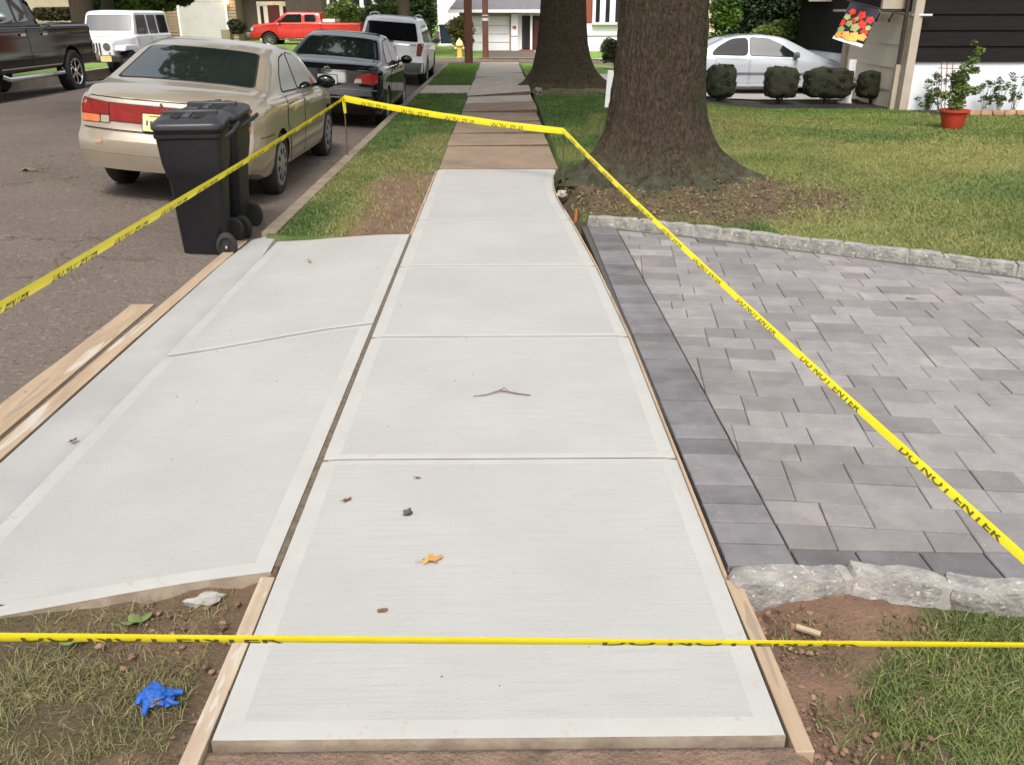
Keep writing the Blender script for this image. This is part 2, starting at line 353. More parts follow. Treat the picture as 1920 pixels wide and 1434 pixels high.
def turf_col(x, y):
    n = fbm(x*3, y*3, 77)[:, None]; dw = dry_w(x, y)[:, None]
    g = DEEP*(1-n)+GREEN*n*1.25
    g = g*(1-S(20, 34, y))[:, None]+FARG*(.8+.4*n)*S(20, 34, y)[:, None]
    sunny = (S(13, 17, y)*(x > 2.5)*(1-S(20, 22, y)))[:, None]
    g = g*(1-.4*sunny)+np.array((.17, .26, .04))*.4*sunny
    nl = ((x < -.6) & (y < 2.4))[:, None]
    dr = np.where(nl, np.array((.27, .215, .11)), DRY)
    return g*(1-dw)+dr*dw
def mulch_w(x, y):
    m = S(19.3, 19.6, y+.25*(x > 8.3))*(1-S(21.2, 21.35, y))*S(2.6, 3.2, x)
    m2 = S(8.4, 8.9, x)*S(17.9, 18.3, y)*(1-S(19.3, 19.4, y))
    return np.clip(np.maximum(m, m2), 0, 1)
def ground_col(x, y):
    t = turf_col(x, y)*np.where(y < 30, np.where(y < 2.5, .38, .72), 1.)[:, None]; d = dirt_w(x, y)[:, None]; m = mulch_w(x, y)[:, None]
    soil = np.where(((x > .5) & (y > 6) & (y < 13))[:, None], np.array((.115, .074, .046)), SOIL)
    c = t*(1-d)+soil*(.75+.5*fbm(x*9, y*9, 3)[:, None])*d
    nl = (((x < -.6) & (y < 2.4))*.6)[:, None]; c = c*(1-nl)+np.array((.125, .085, .048))*(.7+.6*fbm(x*16, y*16, 19)[:, None])*nl
    return c*(1-m)+np.array((.022, .016, .014))*m

# ------------------------------------------------------------------ ground sheet
def lines(lo, hi, segs, edges):
    L = []
    for a, b, st in segs: L += list(np.arange(a, b, st))
    L += [hi]
    for e in edges: L += [e-.006, e+.006]
    L = np.array(sorted(L)); keep = np.concatenate([[True], np.diff(L) > .004]); return L[keep]
xs = lines(-90, 90, [(-90, -20, 5), (-20, -12.6, .6), (-12.6, -2.3, 1.), (-2.3, 3.4, .045), (3.4, 9, .2), (9, 20, .8), (20, 90, 7)], [-12.35, -1.86, -.70, .70])
ys = lines(-6, 240, [(-6, 1.2, .8), (1.2, 2.6, .03), (2.6, 12, .09), (12, 24, .25), (24, 62, .8), (62, 240, 12)], [1.58, 6.83, 33.2, 41.2])
X, Y = np.meshgrid(xs, ys); x = X.ravel(); y = Y.ravel()
z = G(x, y)-.022
low = ((x > -12.35) & (x < -1.86) & (y < 41.2)) | ((y > 33.2) & (y < 41.2) & (x > -60) & (x < 60)) | ((x < -.70) & (x > -1.95) & inpoly(x, y, [(-.71, 2.36), (-2.03, 2.10), (-2.03, 6.80), (-.71, 6.74)]))
low |= (x > -.70) & (x < .70) & (y > 1.58) & (y < 33.2) & ~((x > swr(y)+.03) & (y > 6.8) & (y < 10))
low |= inpoly(x, y, [(.70, 2.30), (6.4, 2.0), (6.4, 4.5), (3.45, 5.48), (2.2, 6.2), (1.5, 6.66), (.95, 6.9), (.66, 7.05)])
z = z+np.where(y < 12, .030*(fbm(x*4, y*4, 41)-.5)+.075*dirt_w(x, y)*(fbm(x*13, y*13, 42)-.5), 0)
pit = np.exp(-((x-.60)/.10)**2)*S(6.95, 7.3, y)*(1-S(9.3, 9.8, y))        # excavated gap beside the curved slab
z = z-.16*pit+np.where((x > .58) & (y > 8.0) & (y < 9.9), .015*np.exp(-((x-.8)/.18)**2), 0)
z = z-.10*np.exp(-((x-.76)/.05)**2-((y-2.12)/.07)**2)
z = z-.015*np.exp(-((x+.80)/.05)**2)*(y < 2.3)
z = np.where((np.abs(x) < .70) & (y < 1.58), -.013+.007*fbm(x*6, y*6, 2), z)
z = np.where(low, z-.34, z)
nx, ny = len(xs), len(ys)
i = np.arange((nx-1)*(ny-1)); r_, c_ = i//(nx-1), i % (nx-1); a = r_*nx+c_
Fq = np.stack([a, a+1, a+nx+1, a+nx], 1)
tint = ground_col(x, y)
tint = np.where(((np.abs(x) < .71) & (y < 1.59))[:, None], np.array((.24, .16, .115))*(.75+.5*fbm(x*12, y*12, 8)[:, None]), tint)
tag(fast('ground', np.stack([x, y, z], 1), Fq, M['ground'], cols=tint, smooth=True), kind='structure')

# ------------------------------------------------------------------ grass blades (uncountable)
def blades(name, label, x0, x1, y0, y1, n, hgt, wid, keep, lean=.5, seed=1, var=.35):
    g = np.random.default_rng(seed)
    bx = g.uniform(x0, x1, n); by = g.uniform(y0, y1, n)
    k = keep(bx, by) > g.uniform(0, 1, n); bx = bx[k]; by = by[k]; n = len(bx)
    bz = G(bx, by)-.03
    h = hgt*g.uniform(.45, 1.15, n); a = g.uniform(0, 6.283, n); la = g.uniform(0, 6.283, n); le = g.uniform(.1, 1, n)*lean*2
    wv = np.stack([np.cos(a), np.sin(a), 0*a], 1)*(wid*g.uniform(.6, 1.2, n))[:, None]*.5
    lv = np.stack([np.cos(la)*le, np.sin(la)*le, 0*la], 1)
    b = np.stack([bx, by, bz], 1); up = np.array((0, 0, 1.))
    m = b+(lv*.35+up*.62)*h[:, None]; t = b+(lv*1.0+up*.95)*h[:, None]
    V = np.stack([b-wv, b+wv, m+wv*.8, m-wv*.8, t, t+wv*.05], 1).reshape(-1, 3)
    o = np.arange(n)[:, None]*6
    Fq = np.concatenate([o+np.array([[0, 1, 2, 3]]), o+np.array([[3, 2, 5, 4]])])
    c = turf_col(bx, by)*g.uniform(1-var, 1+var*1.3, n)[:, None]
    str_ = g.uniform(0, 1, n) < (.12+.3*dry_w(bx, by))*(var > .3)
    c = np.where(str_[:, None], np.array((.34, .28, .15))*g.uniform(.6, 1.2, n)[:, None], c)
    cols = np.repeat(c, 6, 0)
    return tag(fast(name, V, Fq, M['blade'], cols=cols), label, 'grass', kind='stuff')
def kL(x, y): return np.where((y < 2.29-(-.72-x)*.20-.02) & (x < -.83), .16+.84*(1-dirt_w(x, y))*S(.28, .6, fbm(x*7, y*7, 50)), 0)
blades('grass', 'thin dry yellow-green grass on dirt at the bottom left corner', -2.0, -.8, 1.3, 2.25, 30000, .032, .0030, kL, 1.1, 1)
def kR(x, y): return np.where((x > .80) & (y < 2.12), .05+.95*(1-dirt_w(x, y)), 0)
blades('grass', 'long green grass beside the bare dirt at the bottom right corner', .8, 2.6, 1.3, 2.15, 62000, .040, .0036, kR, .8, 2)
def kS(x, y): return np.where((x > -1.78) & (x < -.74) & ((y < 20.0) | (y > 22.5)), .12+.88*(1-dirt_w(x, y)), 0)
blades('grass', 'mown grass verge between the kerb and the walk, brown at its near end', -1.79, -.72, 6.84, 14, 46000, .045, .008, kS, .6, 3)
blades('grass', 'far green verge beyond the small concrete crossing', -1.79, -.72, 14, 32.5, 30000, .05, .016, kS, .6, 4, .2)
def kY(x, y):
    edge = np.interp(x, [.6, .95, 1.5, 2.2, 3.47, 6.5], [7.3, 7.16, 6.88, 6.46, 5.72, 4.8])
    return np.where((y > edge) & (x > swr(np.minimum(y, 9.9))+.1), (.1+.9*(1-dirt_w(x, y)))*(1-mulch_w(x, y)), 0)
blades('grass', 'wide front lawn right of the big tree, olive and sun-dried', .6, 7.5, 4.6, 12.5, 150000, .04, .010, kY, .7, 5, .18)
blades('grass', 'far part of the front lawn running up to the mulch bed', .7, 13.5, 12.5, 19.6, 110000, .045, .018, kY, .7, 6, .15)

# ------------------------------------------------------------------ road, kerbs, walks
def sheet(name, xs, ys, zf, mat, keep=None, cols=None, smooth=True):
    X, Y = np.meshgrid(xs, ys); x = X.ravel(); y = Y.ravel(); nx = len(xs)
    i = np.arange((nx-1)*(len(ys)-1)); r, c = i//(nx-1), i % (nx-1); a = r*nx+c
    Fq = np.stack([a, a+1, a+nx+1, a+nx], 1)
    if keep is not None:
        cx = (X[:-1, :-1]+X[1:, 1:]).ravel()/2; cy = (Y[:-1, :-1]+Y[1:, 1:]).ravel()/2; Fq = Fq[keep(cx, cy)]
    return fast(name, np.stack([x, y, zf(x, y)], 1), Fq, mat, cols=cols, smooth=smooth)
rx = np.concatenate([[-60, -40, -25, -18, -14], np.arange(-12.45, -1.8, .35), [-1.86, -1, 0, 2, 5, 10, 20, 40, 60]])
ry = np.concatenate([np.arange(-6, 12, .5), np.arange(12, 33.2, 1.2), np.arange(33.2, 41.3, 1.)])
tag(sheet('road', rx, ry, lambda x, y: road_z(x, y)+.012*(fbm(x*.7, y*.5, 6)-.5)*(y < 33), M['asphalt'],
          lambda x, y: ((x > -12.45) & (x < -1.86)) | (y > 33.1)), kind='structure')
# old concrete kerbs
def strip(name, x0, x1, y0, y1, ztop, zbot, mat, step=1., wob=.0):
    b = MB(); n = max(2, int((y1-y0)/step)+1); yy = np.linspace(y0, y1, n)
    for k, yv in enumerate(yy):
        g = g1(x1 if x1 > 0 else -2.0, yv)*(1 if yv > 25 else 0)
        wv = wob*(rnd.random()-.5)
        b.v += [(x0+wv, yv, zbot+g), (x0+wv, yv, ztop+g+wv*.4), (x1+wv*.3, yv, ztop+g+wv*.2), (x1+wv*.3, yv, zbot+g)]
    for k in range(n-1):
        o = k*4; b.f += [(o, o+4, o+5, o+1), (o+1, o+5, o+6, o+2), (o+2, o+6, o+7, o+3)]; b.m += [0]*3
    b.f += [(0, 1, 2, 3), (4*n-1, 4*n-2, 4*n-3, 4*n-4)]; b.m += [0, 0]
    return b.build(name, mat, smooth=40)
tag(strip('kerb', -1.905, -1.79, 6.9, 33.1, -.006, -.3, M['curb'], .4, .02), kind='structure')
tag(strip('kerb', -12.5, -12.3, -6, 33.1, .02, -.3, M['oldconc_lt'], 1., .02), kind='structure')
b = MB()
for k in range(30): b.bar((-1.9+k*2, 33.16, g1(-1.9+k*2, 33.16)-.06), (.1+k*2, 33.16, g1(.1+k*2, 33.16)-.06), .13, .14)
for k in range(60): b.bar((-60+k*2, 41.25, g1(-60+k*2, 41.25)-.04), (-58+k*2, 41.25, g1(-58+k*2, 41.25)-.04), .14, .14)
tag(b.build('kerb', M['curb']), kind='structure')

# new sidewalk: five-foot panels with trowelled borders
JY = [1.60, 3.03, 4.43, 5.86, 7.32, 8.62, 9.90]
b = MB()
def panel(b, L, Rr, y0, y1, z, bw, zf=None):
    """panel between left edge L(y) and right edge R(y); border strips of width bw, 2 mm groove at both ends"""
    n = 8; yy = np.linspace(y0, y1, n)
    def pt(u, yv):            # u: 0 left edge .. 3 right edge
        l, r = L(yv), Rr(yv); xx = [l, l+bw, r-bw, r][u]
        zz = z-(.006 if u in (0, 3) else 0) if zf is None else zf(xx, yv)-(.006 if u in (0, 3) else 0)
        return (xx, yv, zz)
    by = .042 if y0 > 1.7 else .06; b2 = .042
    rows = [y0, y0+.012, y0+by]+list(np.linspace(y0+by, y1-b2, n)[1:-1])+[y1-b2, y1-.012, y1]
    base = len(b.v)
    for k, yv in enumerate(rows):
        dz = -.0012 if k in (0, len(rows)-1) else 0
        for u in range(4):
            p = pt(u, yv); b.v.append((p[0], p[1], p[2]+dz))
    for k in range(len(rows)-1):
        for u in range(3):
            o = base+k*4+u; b.f.append((o, o+1, o+5, o+4)); b.m.append(0 if (u == 1 and 2 <= k < len(rows)-3) else 1)
for k in range(6):
    panel(b, lambda yv: -.70, lambda yv: float(swr(yv)), JY[k]+.003, JY[k+1]-.0025, 0, .062 if k < 3 else .075)
# sides of the slab
ye = np.concatenate([[1.602], np.arange(1.8, 9.9, .15), [9.898]])
for e, s in ((lambda t: -.70, 1), (lambda t: float(swr(t)), -1)):
    base = len(b.v)
    for t in ye: b.v += [(e(t), t, -.006), (e(t), t, -.12)]
    for k in range(len(ye)-1): b.f.append((base+2*k, base+2*k+1, base+2*k+3, base+2*k+2)); b.m.append(2)
b.add([(-.70, 1.6035, -.0015), (.68, 1.6035, -.0015), (.68, 1.597, -.12), (-.70, 1.597, -.12)], [(0, 3, 2, 1)], 2)
for yj in JY[1:-1]: b.box(-.70, float(swr(yj)), yj-.006, yj+.006, -.03, -.005, 3)
tag(b.build('sidewalk', [M['conc'], M['trowel'], M['slab_side'], M['joint']], smooth=30), kind='structure')
# driveway apron and gutter band
def apz(x, y): return -.052*S(-.9, -1.8, x) if False else -.055*float(S(.8, 1.8, -x))
def jn(x): return 4.65+(x+.72)*.34
b = MB()
def quadpatch(b, x0, x1, yf0, yf1, bw, zf, mi=0, mb=1, nx=6, ny=8, ends=(.06, .06)):
    us = [0, .012, bw]+list(np.linspace(bw, (x1-x0)-bw, nx)[1:-1])+[(x1-x0)-bw, (x1-x0)-.012, x1-x0]
    base = len(b.v); vs_n = 0
    for iu, u in enumerate(us):
        xx = x0+u; a, c = yf0(xx), yf1(xx); Ln = c-a
        w0_, w1_ = ends; rows = [0, .012, w0_]+list(np.linspace(w0_, Ln-w1_, ny)[1:-1])+[Ln-w1_, Ln-.012, Ln]; vs_n = len(rows)
        for ir, rr in enumerate(rows):
            dz = -.0012 if (ir in (0, vs_n-1) or iu in (0, len(us)-1)) else 0
            b.v.append((xx, a+rr, zf(xx, a+rr)+dz))
    for iu in range(len(us)-1):
        for ir in range(vs_n-1):
            o = base+iu*vs_n+ir; inner = 2 <= iu < len(us)-3 and 2 <= ir < vs_n-3
            b.f.append((o, o+vs_n, o+vs_n+1, o+1)); b.m.append(mi if inner else mb)
near_e = lambda x: 2.29+(x+.72)*.20
far_e = lambda x: 6.80
quadpatch(b, -1.765, -.722, near_e, lambda x: jn(x)-.005, .062, apz, ends=(.06, .04))
quadpatch(b, -1.765, -.722, lambda x: jn(x)+.005, far_e, .062, apz, ends=(.04, .02))
xe_ = np.linspace(-.722, -1.765, 12); base = len(b.v)
for x_ in xe_: b.v += [(x_, near_e(x_)+.0005, apz(x_, 0)-.0015), (x_, near_e(x_)-.004, -.2)]
for k in range(11): b.f.append((base+2*k, base+2*k+1, base+2*k+3, base+2*k+2)); b.m.append(2)
tag(b.build('driveway_apron', [M['conc'], M['trowel'], M['slab_side'], M['joint']], smooth=30), kind='structure')
b = MB()
yy = np.linspace(2.03, 6.9, 30); base = 0
for t in yy:
    e = float(S(6.2, 6.9, t))
    b.v += [(-2.03+.03*e, t, -.075), (-2.018+.03*e, t, -.066), (-1.80-.04*e, t, -.062+.03*e), (-1.772-.02*e, t, -.068+.03*e), (-1.768, t, -.10)]
for k in range(len(yy)-1):
    for u in range(4): b.f.append((k*5+u, k*5+5+u, k*5+6+u, k*5+1+u)); b.m.append(0)
b.box(-1.775, -1.758, 2.05, 6.88, -.2, -.071, 1)
tag(b.build('gutter', [M['conc_cool'], M['joint']], smooth=40), kind='structure')
# felt joint between apron and walk
b = MB()
for k in range(24):
    y0 = 2.33+k*.186; b.bar((-.711+rnd.uniform(-.001, .001), y0, -.015), (-.711+rnd.uniform(-.001, .001), y0+.184, -.0145), .021+rnd.uniform(-.002, .002), .02)
tag(b.build('joint_strip', M['joint']), 'dark felt joint strip between the driveway apron and the new walk', 'joint strip')
# old sidewalk panels heaved by roots
b = MB(); oy = [9.93, 11.75, 13.05, 14.5, 16.0, 17.5, 19.0, 20.5, 22.0, 23.5, 25, 26.6, 28.2, 29.8, 31.4, 33.0]
tl = [(0, 0), (.0, .012), (.004, .022), (.0, .01), (.012, .035), (.005, .05), (.025, .12), (-.01, .16), (.02, .09), (.0, .05), (.015, .02), (0, .03), (0, .01), (0, 0), (0, 0)]
for k in range(15):
    y0, y1 = oy[k]+.012, oy[k+1]-.012; l, r = tl[k]; fb = .03 if k in (4, 6, 7) else -.008
    xl, xr = -.69+rnd.uniform(-.015, .015), .63+rnd.uniform(-.015, .015)
    if k == 0: xr = .64
    M4 = None
    z00, z10, z11, z01 = l-.004, r-.004, r+fb, l-.004+(.03 if k == 7 else 0)
    mi = 1 if k >= 5 else 0
    if k in (1, 2, 3, 4): z10 += .011; z11 -= .011; z00 += .006 if k % 2 else 0
    b.add([(xl, y0, z00), (xr, y0, z10), (xr-.01, y1, z11), (xl, y1, z01), (xl, y0, -.2), (xr, y0, -.2), (xr-.01, y1, -.2), (xl, y1, -.2)],
          [(0, 1, 2, 3), (1, 5, 6, 2), (2, 6, 7, 3), (3, 7, 4, 0)], mi)
    o_ = len(b.v)-8; b.f.append((o_, o_+4, o_+5, o_+1)); b.m.append(2)
tag(b.build('old_sidewalk', [M['oldconc'], M['oldconc_lt'], nmat('old_slab_riser_shade', (.15, .108, .075), (.09, .065, .046), 12, .95)]), kind='structure')  # riser faces darkened: their shade is painted into the concrete colour
b = MB(); b.box(-1.79, -.72, 20.1, 22.35, -.2, -.012)
tag(b.build('verge_crossing', M['oldconc_lt'], bevel=.01), kind='structure')

# ------------------------------------------------------------------ paver driveway
def drv_z(x, y): return -.006
b = MB(); prng = random.Random(3)
def paver(b, pts, mi, z=0.0, ch=.003):
    n = len(pts); c = Vector((sum(p[0] for p in pts)/n, sum(p[1] for p in pts)/n, 0))
    zz = z+prng.uniform(-.0022, .0018)
    inn = []
    for p in pts:
        v = Vector((p[0], p[1], 0)); d = (c-v); inn.append(v+d.normalized()*ch*1.4)
    vs = [(p[0], p[1], zz-.03) for p in pts]+[(p[0], p[1], zz-ch) for p in pts]+[(p.x, p.y, zz) for p in inn]
    b.add(vs, [(i, (i+1) % n, n+(i+1) % n, n+i) for i in range(n)]+[(n+i, n+(i+1) % n, 2*n+(i+1) % n, 2*n+i) for i in range(n)]+[tuple(range(2*n, 3*n))], mi)
# left dark soldier course
yv = 2.31
while yv < 6.95:
    h = .128
    xl = max(.706, float(swr(yv))+.03)
    sk = -.012
    paver(b, [(xl, yv), (.925, yv+sk), (.925, yv+h-.008+sk), (xl, yv+h-.008)], 1); yv += h
# near dark course
xv = .935
while xv < 6.4:
    wv = .205; yb = 2.30-(xv-.72)*.045
    paver(b, [(xv, yb-.045), (xv+wv-.005, yb-.045-.009), (xv+wv-.005, yb+.10-.009), (xv, yb+.10)], 1); xv += wv
# far course parallel to the far kerb
FE = [(.72, 7.00), (1.5, 6.64), (2.2, 6.20), (3.47, 5.46), (6.4, 4.5)]
def fe(x): return float(np.interp(x, [p[0] for p in FE], [p[1] for p in FE]))
xv = .74
while xv < 6.2:
    wv = .19
    paver(b, [(xv, fe(xv)-.14), (xv+wv-.005, fe(xv+wv)-.14), (xv+wv-.005, fe(xv+wv)), (xv, fe(xv))], 1 if prng.random() < .4 else 0); xv += wv
# field: modular rows, two heights, laid at a slight angle
ca, sa = math.cos(R(-7)), math.sin(R(-7)); rows = 0.152
def W2(u, v): return (.932+u*ca-v*sa, 2.40+u*sa+v*ca)
occ = {}; cell = .0775
NU, NV = 84, 80
sizes = [(3, 2), (3, 2), (2, 2), (4, 2), (3, 2), (4, 2), (3, 2), (2, 2), (4, 2), (3, 2)]
for vi in range(-8, NV):
    if vi % 2: continue
    ui = -(24)
    ui += [0, 1, 2][(vi//2) % 3]
    while ui < NU:
        if (ui, vi) in occ: ui += 1; continue
        su, sv = sizes[prng.randrange(len(sizes))]
        room = 0
        while room < su and (ui+room, vi) not in occ: room += 1
        su = room if room >= 1 else 1
        sv = 2
        for a_ in range(su):
            for c_ in range(sv): occ[(ui+a_, vi+c_)] = 1
        g = .0014; h = .0030
        P = [W2(ui*cell+g, vi*cell+h), W2((ui+su)*cell-g, vi*cell+h), W2((ui+su)*cell-g, (vi+sv)*cell-h), W2(ui*cell+g, (vi+sv)*cell-h)]
        # clip to field
        def clip(P, f):
            out = []
            for i_ in range(len(P)):
                p, q = P[i_], P[(i_+1) % len(P)]; fp, fq = f(p), f(q)
                if fp >= 0: out.append(p)
                if (fp >= 0) != (fq >= 0):
                    t = fp/(fp-fq); out.append((p[0]+(q[0]-p[0])*t, p[1]+(q[1]-p[1])*t))
            return out
        P = clip(P, lambda p: p[0]-.932)
        P = clip(P, lambda p: p[1]-(2.408-(p[0]-.72)*.045)) if P else P
        P = clip(P, lambda p: fe(p[0])-.146-p[1]) if P else P
        P = clip(P, lambda p: 6.4-p[0]) if P else P
        if len(P) >= 3:
            ar = abs(sum(P[i_][0]*P[(i_+1) % len(P)][1]-P[(i_+1) % len(P)][0]*P[i_][1] for i_ in range(len(P))))/2
            if ar > .0002: paver(b, P, 0)
        ui += su
base = MB(); base.prism(DRV, -.06, -.014)
bo = len(b.v); b.v += base.v; b.f += [tuple(bo+i_ for i_ in f) for f in base.f]; b.m += [2]*len(base.f)
tag(b.build('paved_driveway', [M['paver'], M['paver_dk'], M['joint_sand']]), kind='structure')

# belgian block kerbs, each kerb one mortared thing
def rock(b, c, L, W, Hh, ang, seed, mi=0, rough=.012, nsub=4):
    bm = bmesh.new(); bmesh.ops.create_cube(bm, size=1)
    bmesh.ops.subdivide_edges(bm, edges=bm.edges[:], cuts=nsub, use_grid_fill=True)
    ca, sa = math.cos(ang), math.sin(ang); base = len(b.v)
    for v in bm.verts:
        p = v.co.copy(); q = Vector((p.x*2, p.y*2, p.z*2)); l = max(abs(q.x), abs(q.y), abs(q.z)); rr = q.length
        p = p*(1-.16*max(0, (rr-1.05))**1.1)
        p = Vector((p.x*L, p.y*W, p.z*Hh))
        nn = noise.noise_vector(p*9+Vector((seed, seed*1.7, 0)))*rough*1.6+noise.noise_vector(p*30+Vector((seed, 0, 0)))*rough*.5
        p += nn
        b.v.append((c[0]+p.x*ca-p.y*sa, c[1]+p.x*sa+p.y*ca, c[2]+p.z))
    bm.verts.index_update()
    for f in bm.faces: b.f.append(tuple(base+v.index for v in f.verts)); b.m.append(mi)
    bm.free()
def block_kerb(label, path, zc, hh, wid, Ls, group=None, rgh=.012):
    t = thing('stone_kerb', label, 'stone kerb', (0, 0, 0), 0, group)
    pts = [Vector((p[0], p[1], 0)) for p in path]
    seg = [(pts[i+1]-pts[i]).length for i in range(len(pts)-1)]; tot = sum(seg)
    def P(s):
        for i, l in enumerate(seg):
            if s <= l or i == len(seg)-1: return pts[i]+(pts[i+1]-pts[i])*(s/l), (pts[i+1]-pts[i]).normalized()
            s -= l
    s = 0; k = 0
    mb = MB()
    while s < tot-.05:
        L = Ls[k % len(Ls)]*rnd.uniform(.92, 1.08); L = min(L, tot-s)
        p, d = P(s+L/2); q = MB()
        rock(q, (p.x, p.y, zc+rnd.uniform(-.004, .004)), L-.006, wid*rnd.uniform(.95, 1.04), hh*rnd.uniform(.96, 1.04), math.atan2(d.y, d.x)+rnd.uniform(-.03, .03), rnd.random()*50, 0, rgh)
        q.build('granite_block', M['granite'], t, smooth=60)
        p2, _ = P(min(s+L, tot-.01)); rock(mb, (p2.x, p2.y, zc-.006), .045, wid*.86, hh*.93, math.atan2(d.y, d.x), rnd.random()*50, 0, .005, 2)
        s += L; k += 1
    mb.build('mortar', M['mortar'], t, smooth=60)
    return t
block_kerb('long row of grey granite blocks along the far side of the paver driveway', [(.70, 7.10), (.95, 7.09), (1.5, 6.80), (2.2, 6.37), (3.47, 5.63), (6.4, 4.7)], .012, .12, .095, [.24, .21, .23, .20], rgh=.006)
block_kerb('short row of rough pale granite blocks at the near side of the driveway above the dirt', [(.70, 2.215), (.80, 2.235), (1.06, 2.245), (1.5, 2.17), (2.6, 2.10)], -.035, .115, .095, [.36, .30, .27, .25])

# ------------------------------------------------------------------ lumber
def board(name, label, path, w_, z0, z1, mat, ends=None, closed=True, label_cat='board'):
    b = MB(); pts = [Vector((p[0], p[1], 0)) for p in path]; n = len(pts)
    for i, p in enumerate(pts):
        d = (pts[min(i+1, n-1)]-pts[max(i-1, 0)]).normalized(); s = Vector((d.y, -d.x, 0))*w_/2
        for q, zz in ((p-s, z0), (p-s, z1), (p+s, z1), (p+s, z0)): b.v.append((q.x, q.y, zz))
    for i in range(n-1):
        o = 4*i
        for a, c in ((0, 1), (1, 2), (2, 3), (3, 0)): b.f.append((o+a, o+c, o+4+c, o+4+a)); b.m.append(0)
    b.f += [(0, 3, 2, 1), (4*n-4, 4*n-3, 4*n-2, 4*n-1)]; b.m += [0, 0]
    return tag(b.build(name, mat, bevel=.003), label, label_cat)
board('form_board', 'splashed two-by-four form along the near left side of the new walk', [(-.735, 1.38), (-.728, 1.8), (-.727, 2.265)], .045, -.12, -.002, M['wood_grey'])
board('form_board', 'tan two-by-four form along the near right side of the new walk', [(.712, 1.555), (.712, 1.9), (.706, 2.235)], .046, -.12, -.004, M['wood'])
board('form_board', 'thin curved form strip between the walk and the paver driveway', [(float(swr(t))+.008, t) for t in np.arange(2.25, 9.35, .2)], .013, -.1, .002, M['wood'])
board('form_board', 'thin form board beside the walk along the verge, past the apron', [(-.712, 6.82), (-.715, 8), (-.715, 9.8)], .02, -.1, -.004, M['wood'])
board('form_board', 'upright tan form board along the street side of the gutter', [(-2.085, 2.0), (-2.09, 4.5), (-2.07, 6.9)], .085, -.2, -.072, M['wood'])
board('plank', 'wide tan plank lying flat on the street beside the gutter form', [(-2.30, 2.2), (-2.305, 3.8), (-2.31, 5.3)], .245, -.125, -.088, M['wood'])

# ------------------------------------------------------------------ barrier tape and stakes
def stake(x, y, z0, z1, label, name='stake'):
    b = MB(); b.tube([(x, y, z0), (x, y, z1)], .008, 8)
    return tag(b.build(name, M['steel'], smooth=50), label, 'stake', 'rebar stakes holding the barrier tape')
def text_polys(txt, h):
    cu = bpy.data.curves.new('t', 'FONT'); cu.body = txt; cu.size = 1; cu.resolution_u = 2; cu.offset = .018
    o = bpy.data.objects.new('t', cu); COL.objects.link(o); dg = bpy.context.evaluated_depsgraph_get()
    me = bpy.data.meshes.new_from_object(o.evaluated_get(dg)); bpy.data.objects.remove(o)
    bm = bmesh.new(); bm.from_mesh(me); bpy.data.meshes.remove(me)
    mx = max(v.co.y for v in bm.verts); s = h/mx
    for v in bm.verts: v.co = Vector((v.co.x*s, v.co.y*s, 0))
    return bm
def tape(label, a, b_, w0, w1, ang, period, phase, sag=.02, cut=.7, flip=False, curl=0.0):
    t = thing('barrier_tape', label, 'barrier tape', a, 0, 'strips of yellow barrier tape')
    a = Vector(a); b_ = Vector(b_); L = (b_-a).length; d = (b_-a).normalized()
    side = d.cross(Vector((0, 0, 1))).normalized(); up = side.cross(d).normalized()
    n = 60
    def frame(s):
        u = s/L; p = d*s+Vector((0, 0, -sag*4*u*(1-u)))
        an = ang(u) if callable(ang) else ang
        return p, up*math.cos(an)+side*math.sin(an), (w0+(w1-w0)*u)*(1+.04*math.sin(u*23))
    def P(s, v, off=0):                    # v in -.5...5 across
        p, ac, wd = frame(s); nn = d.cross(ac)
        bow = (.25-v*v)*wd*.35
        return p+ac*v*wd+nn*(bow+off)
    mb = MB()
    for i in range(n+1):
        for v in (-.5, -.25, 0, .25, .5): mb.v.append(tuple(P(L*i/n, v)))
    for i in range(n):
        for j in range(4): mb.f.append((i*5+j, i*5+5+j, i*5+6+j, i*5+1+j)); mb.m.append(0)
    mb.build('ribbon', M['tape'], t, smooth=60)
    bm = text_polys('DO NOT ENTER', 1.0)
    TL = .43; mxx = max(v.co.x for v in bm.verts)
    geom = bm.verts[:]+bm.edges[:]+bm.faces[:]
    bmesh.ops.bisect_plane(bm, geom=geom, plane_co=(0, cut, 0), plane_no=(0, 1, 0), clear_outer=True)
    for k in range(1, 24):
        geom = bm.verts[:]+bm.edges[:]+bm.faces[:]
        bmesh.ops.bisect_plane(bm, geom=geom, plane_co=(mxx*k/24, 0, 0), plane_no=(1, 0, 0))
    bm.verts.ensure_lookup_table()
    q = MB(); vs = [v.co.copy() for v in bm.verts]; bm.verts.index_update(); fs = [[v.index for v in f.verts] for f in bm.faces]; bm.free()
    s0 = phase
    while s0+TL < L:
        for off in (.0012, -.0012):
            bb = len(q.v)
            for c in vs:
                u = c.x/mxx; vv = c.y/cut
                s = s0+(u if not flip else 1-u)*TL; v = (-.5+vv*.58) if not flip else (.5-vv*.58)
                q.v.append(tuple(P(s, v, off)))
            for f in fs: q.f.append(tuple(bb+i_ for i_ in f)); q.m.append(0)
        s0 += period
    if q.v: q.build('lettering', M['tape_ink'], t)
    return t
PA, PB, PC, PD = (-1.88, 11.0, .66), (-1.72, 1.17, .676), (1.02, 1.15, .638), (.63, 9.0, .515)
stake(PA[0], PA[1], -.1, .69, 'thin rusty stake at the kerb tied with yellow tape, behind the trash bins')
stake(PD[0], PD[1], -.15, .54, 'thin stake between the curved walk edge and the big tree')
tape('yellow tape rising across the trash bins toward the kerb stake', PB, PA, .058, .045, .35, .62, .30, .03, .62)
tape('yellow tape crossing the walk between the two far stakes', PA, PD, .072, .062, -.25, .66, .30, .03, .7)
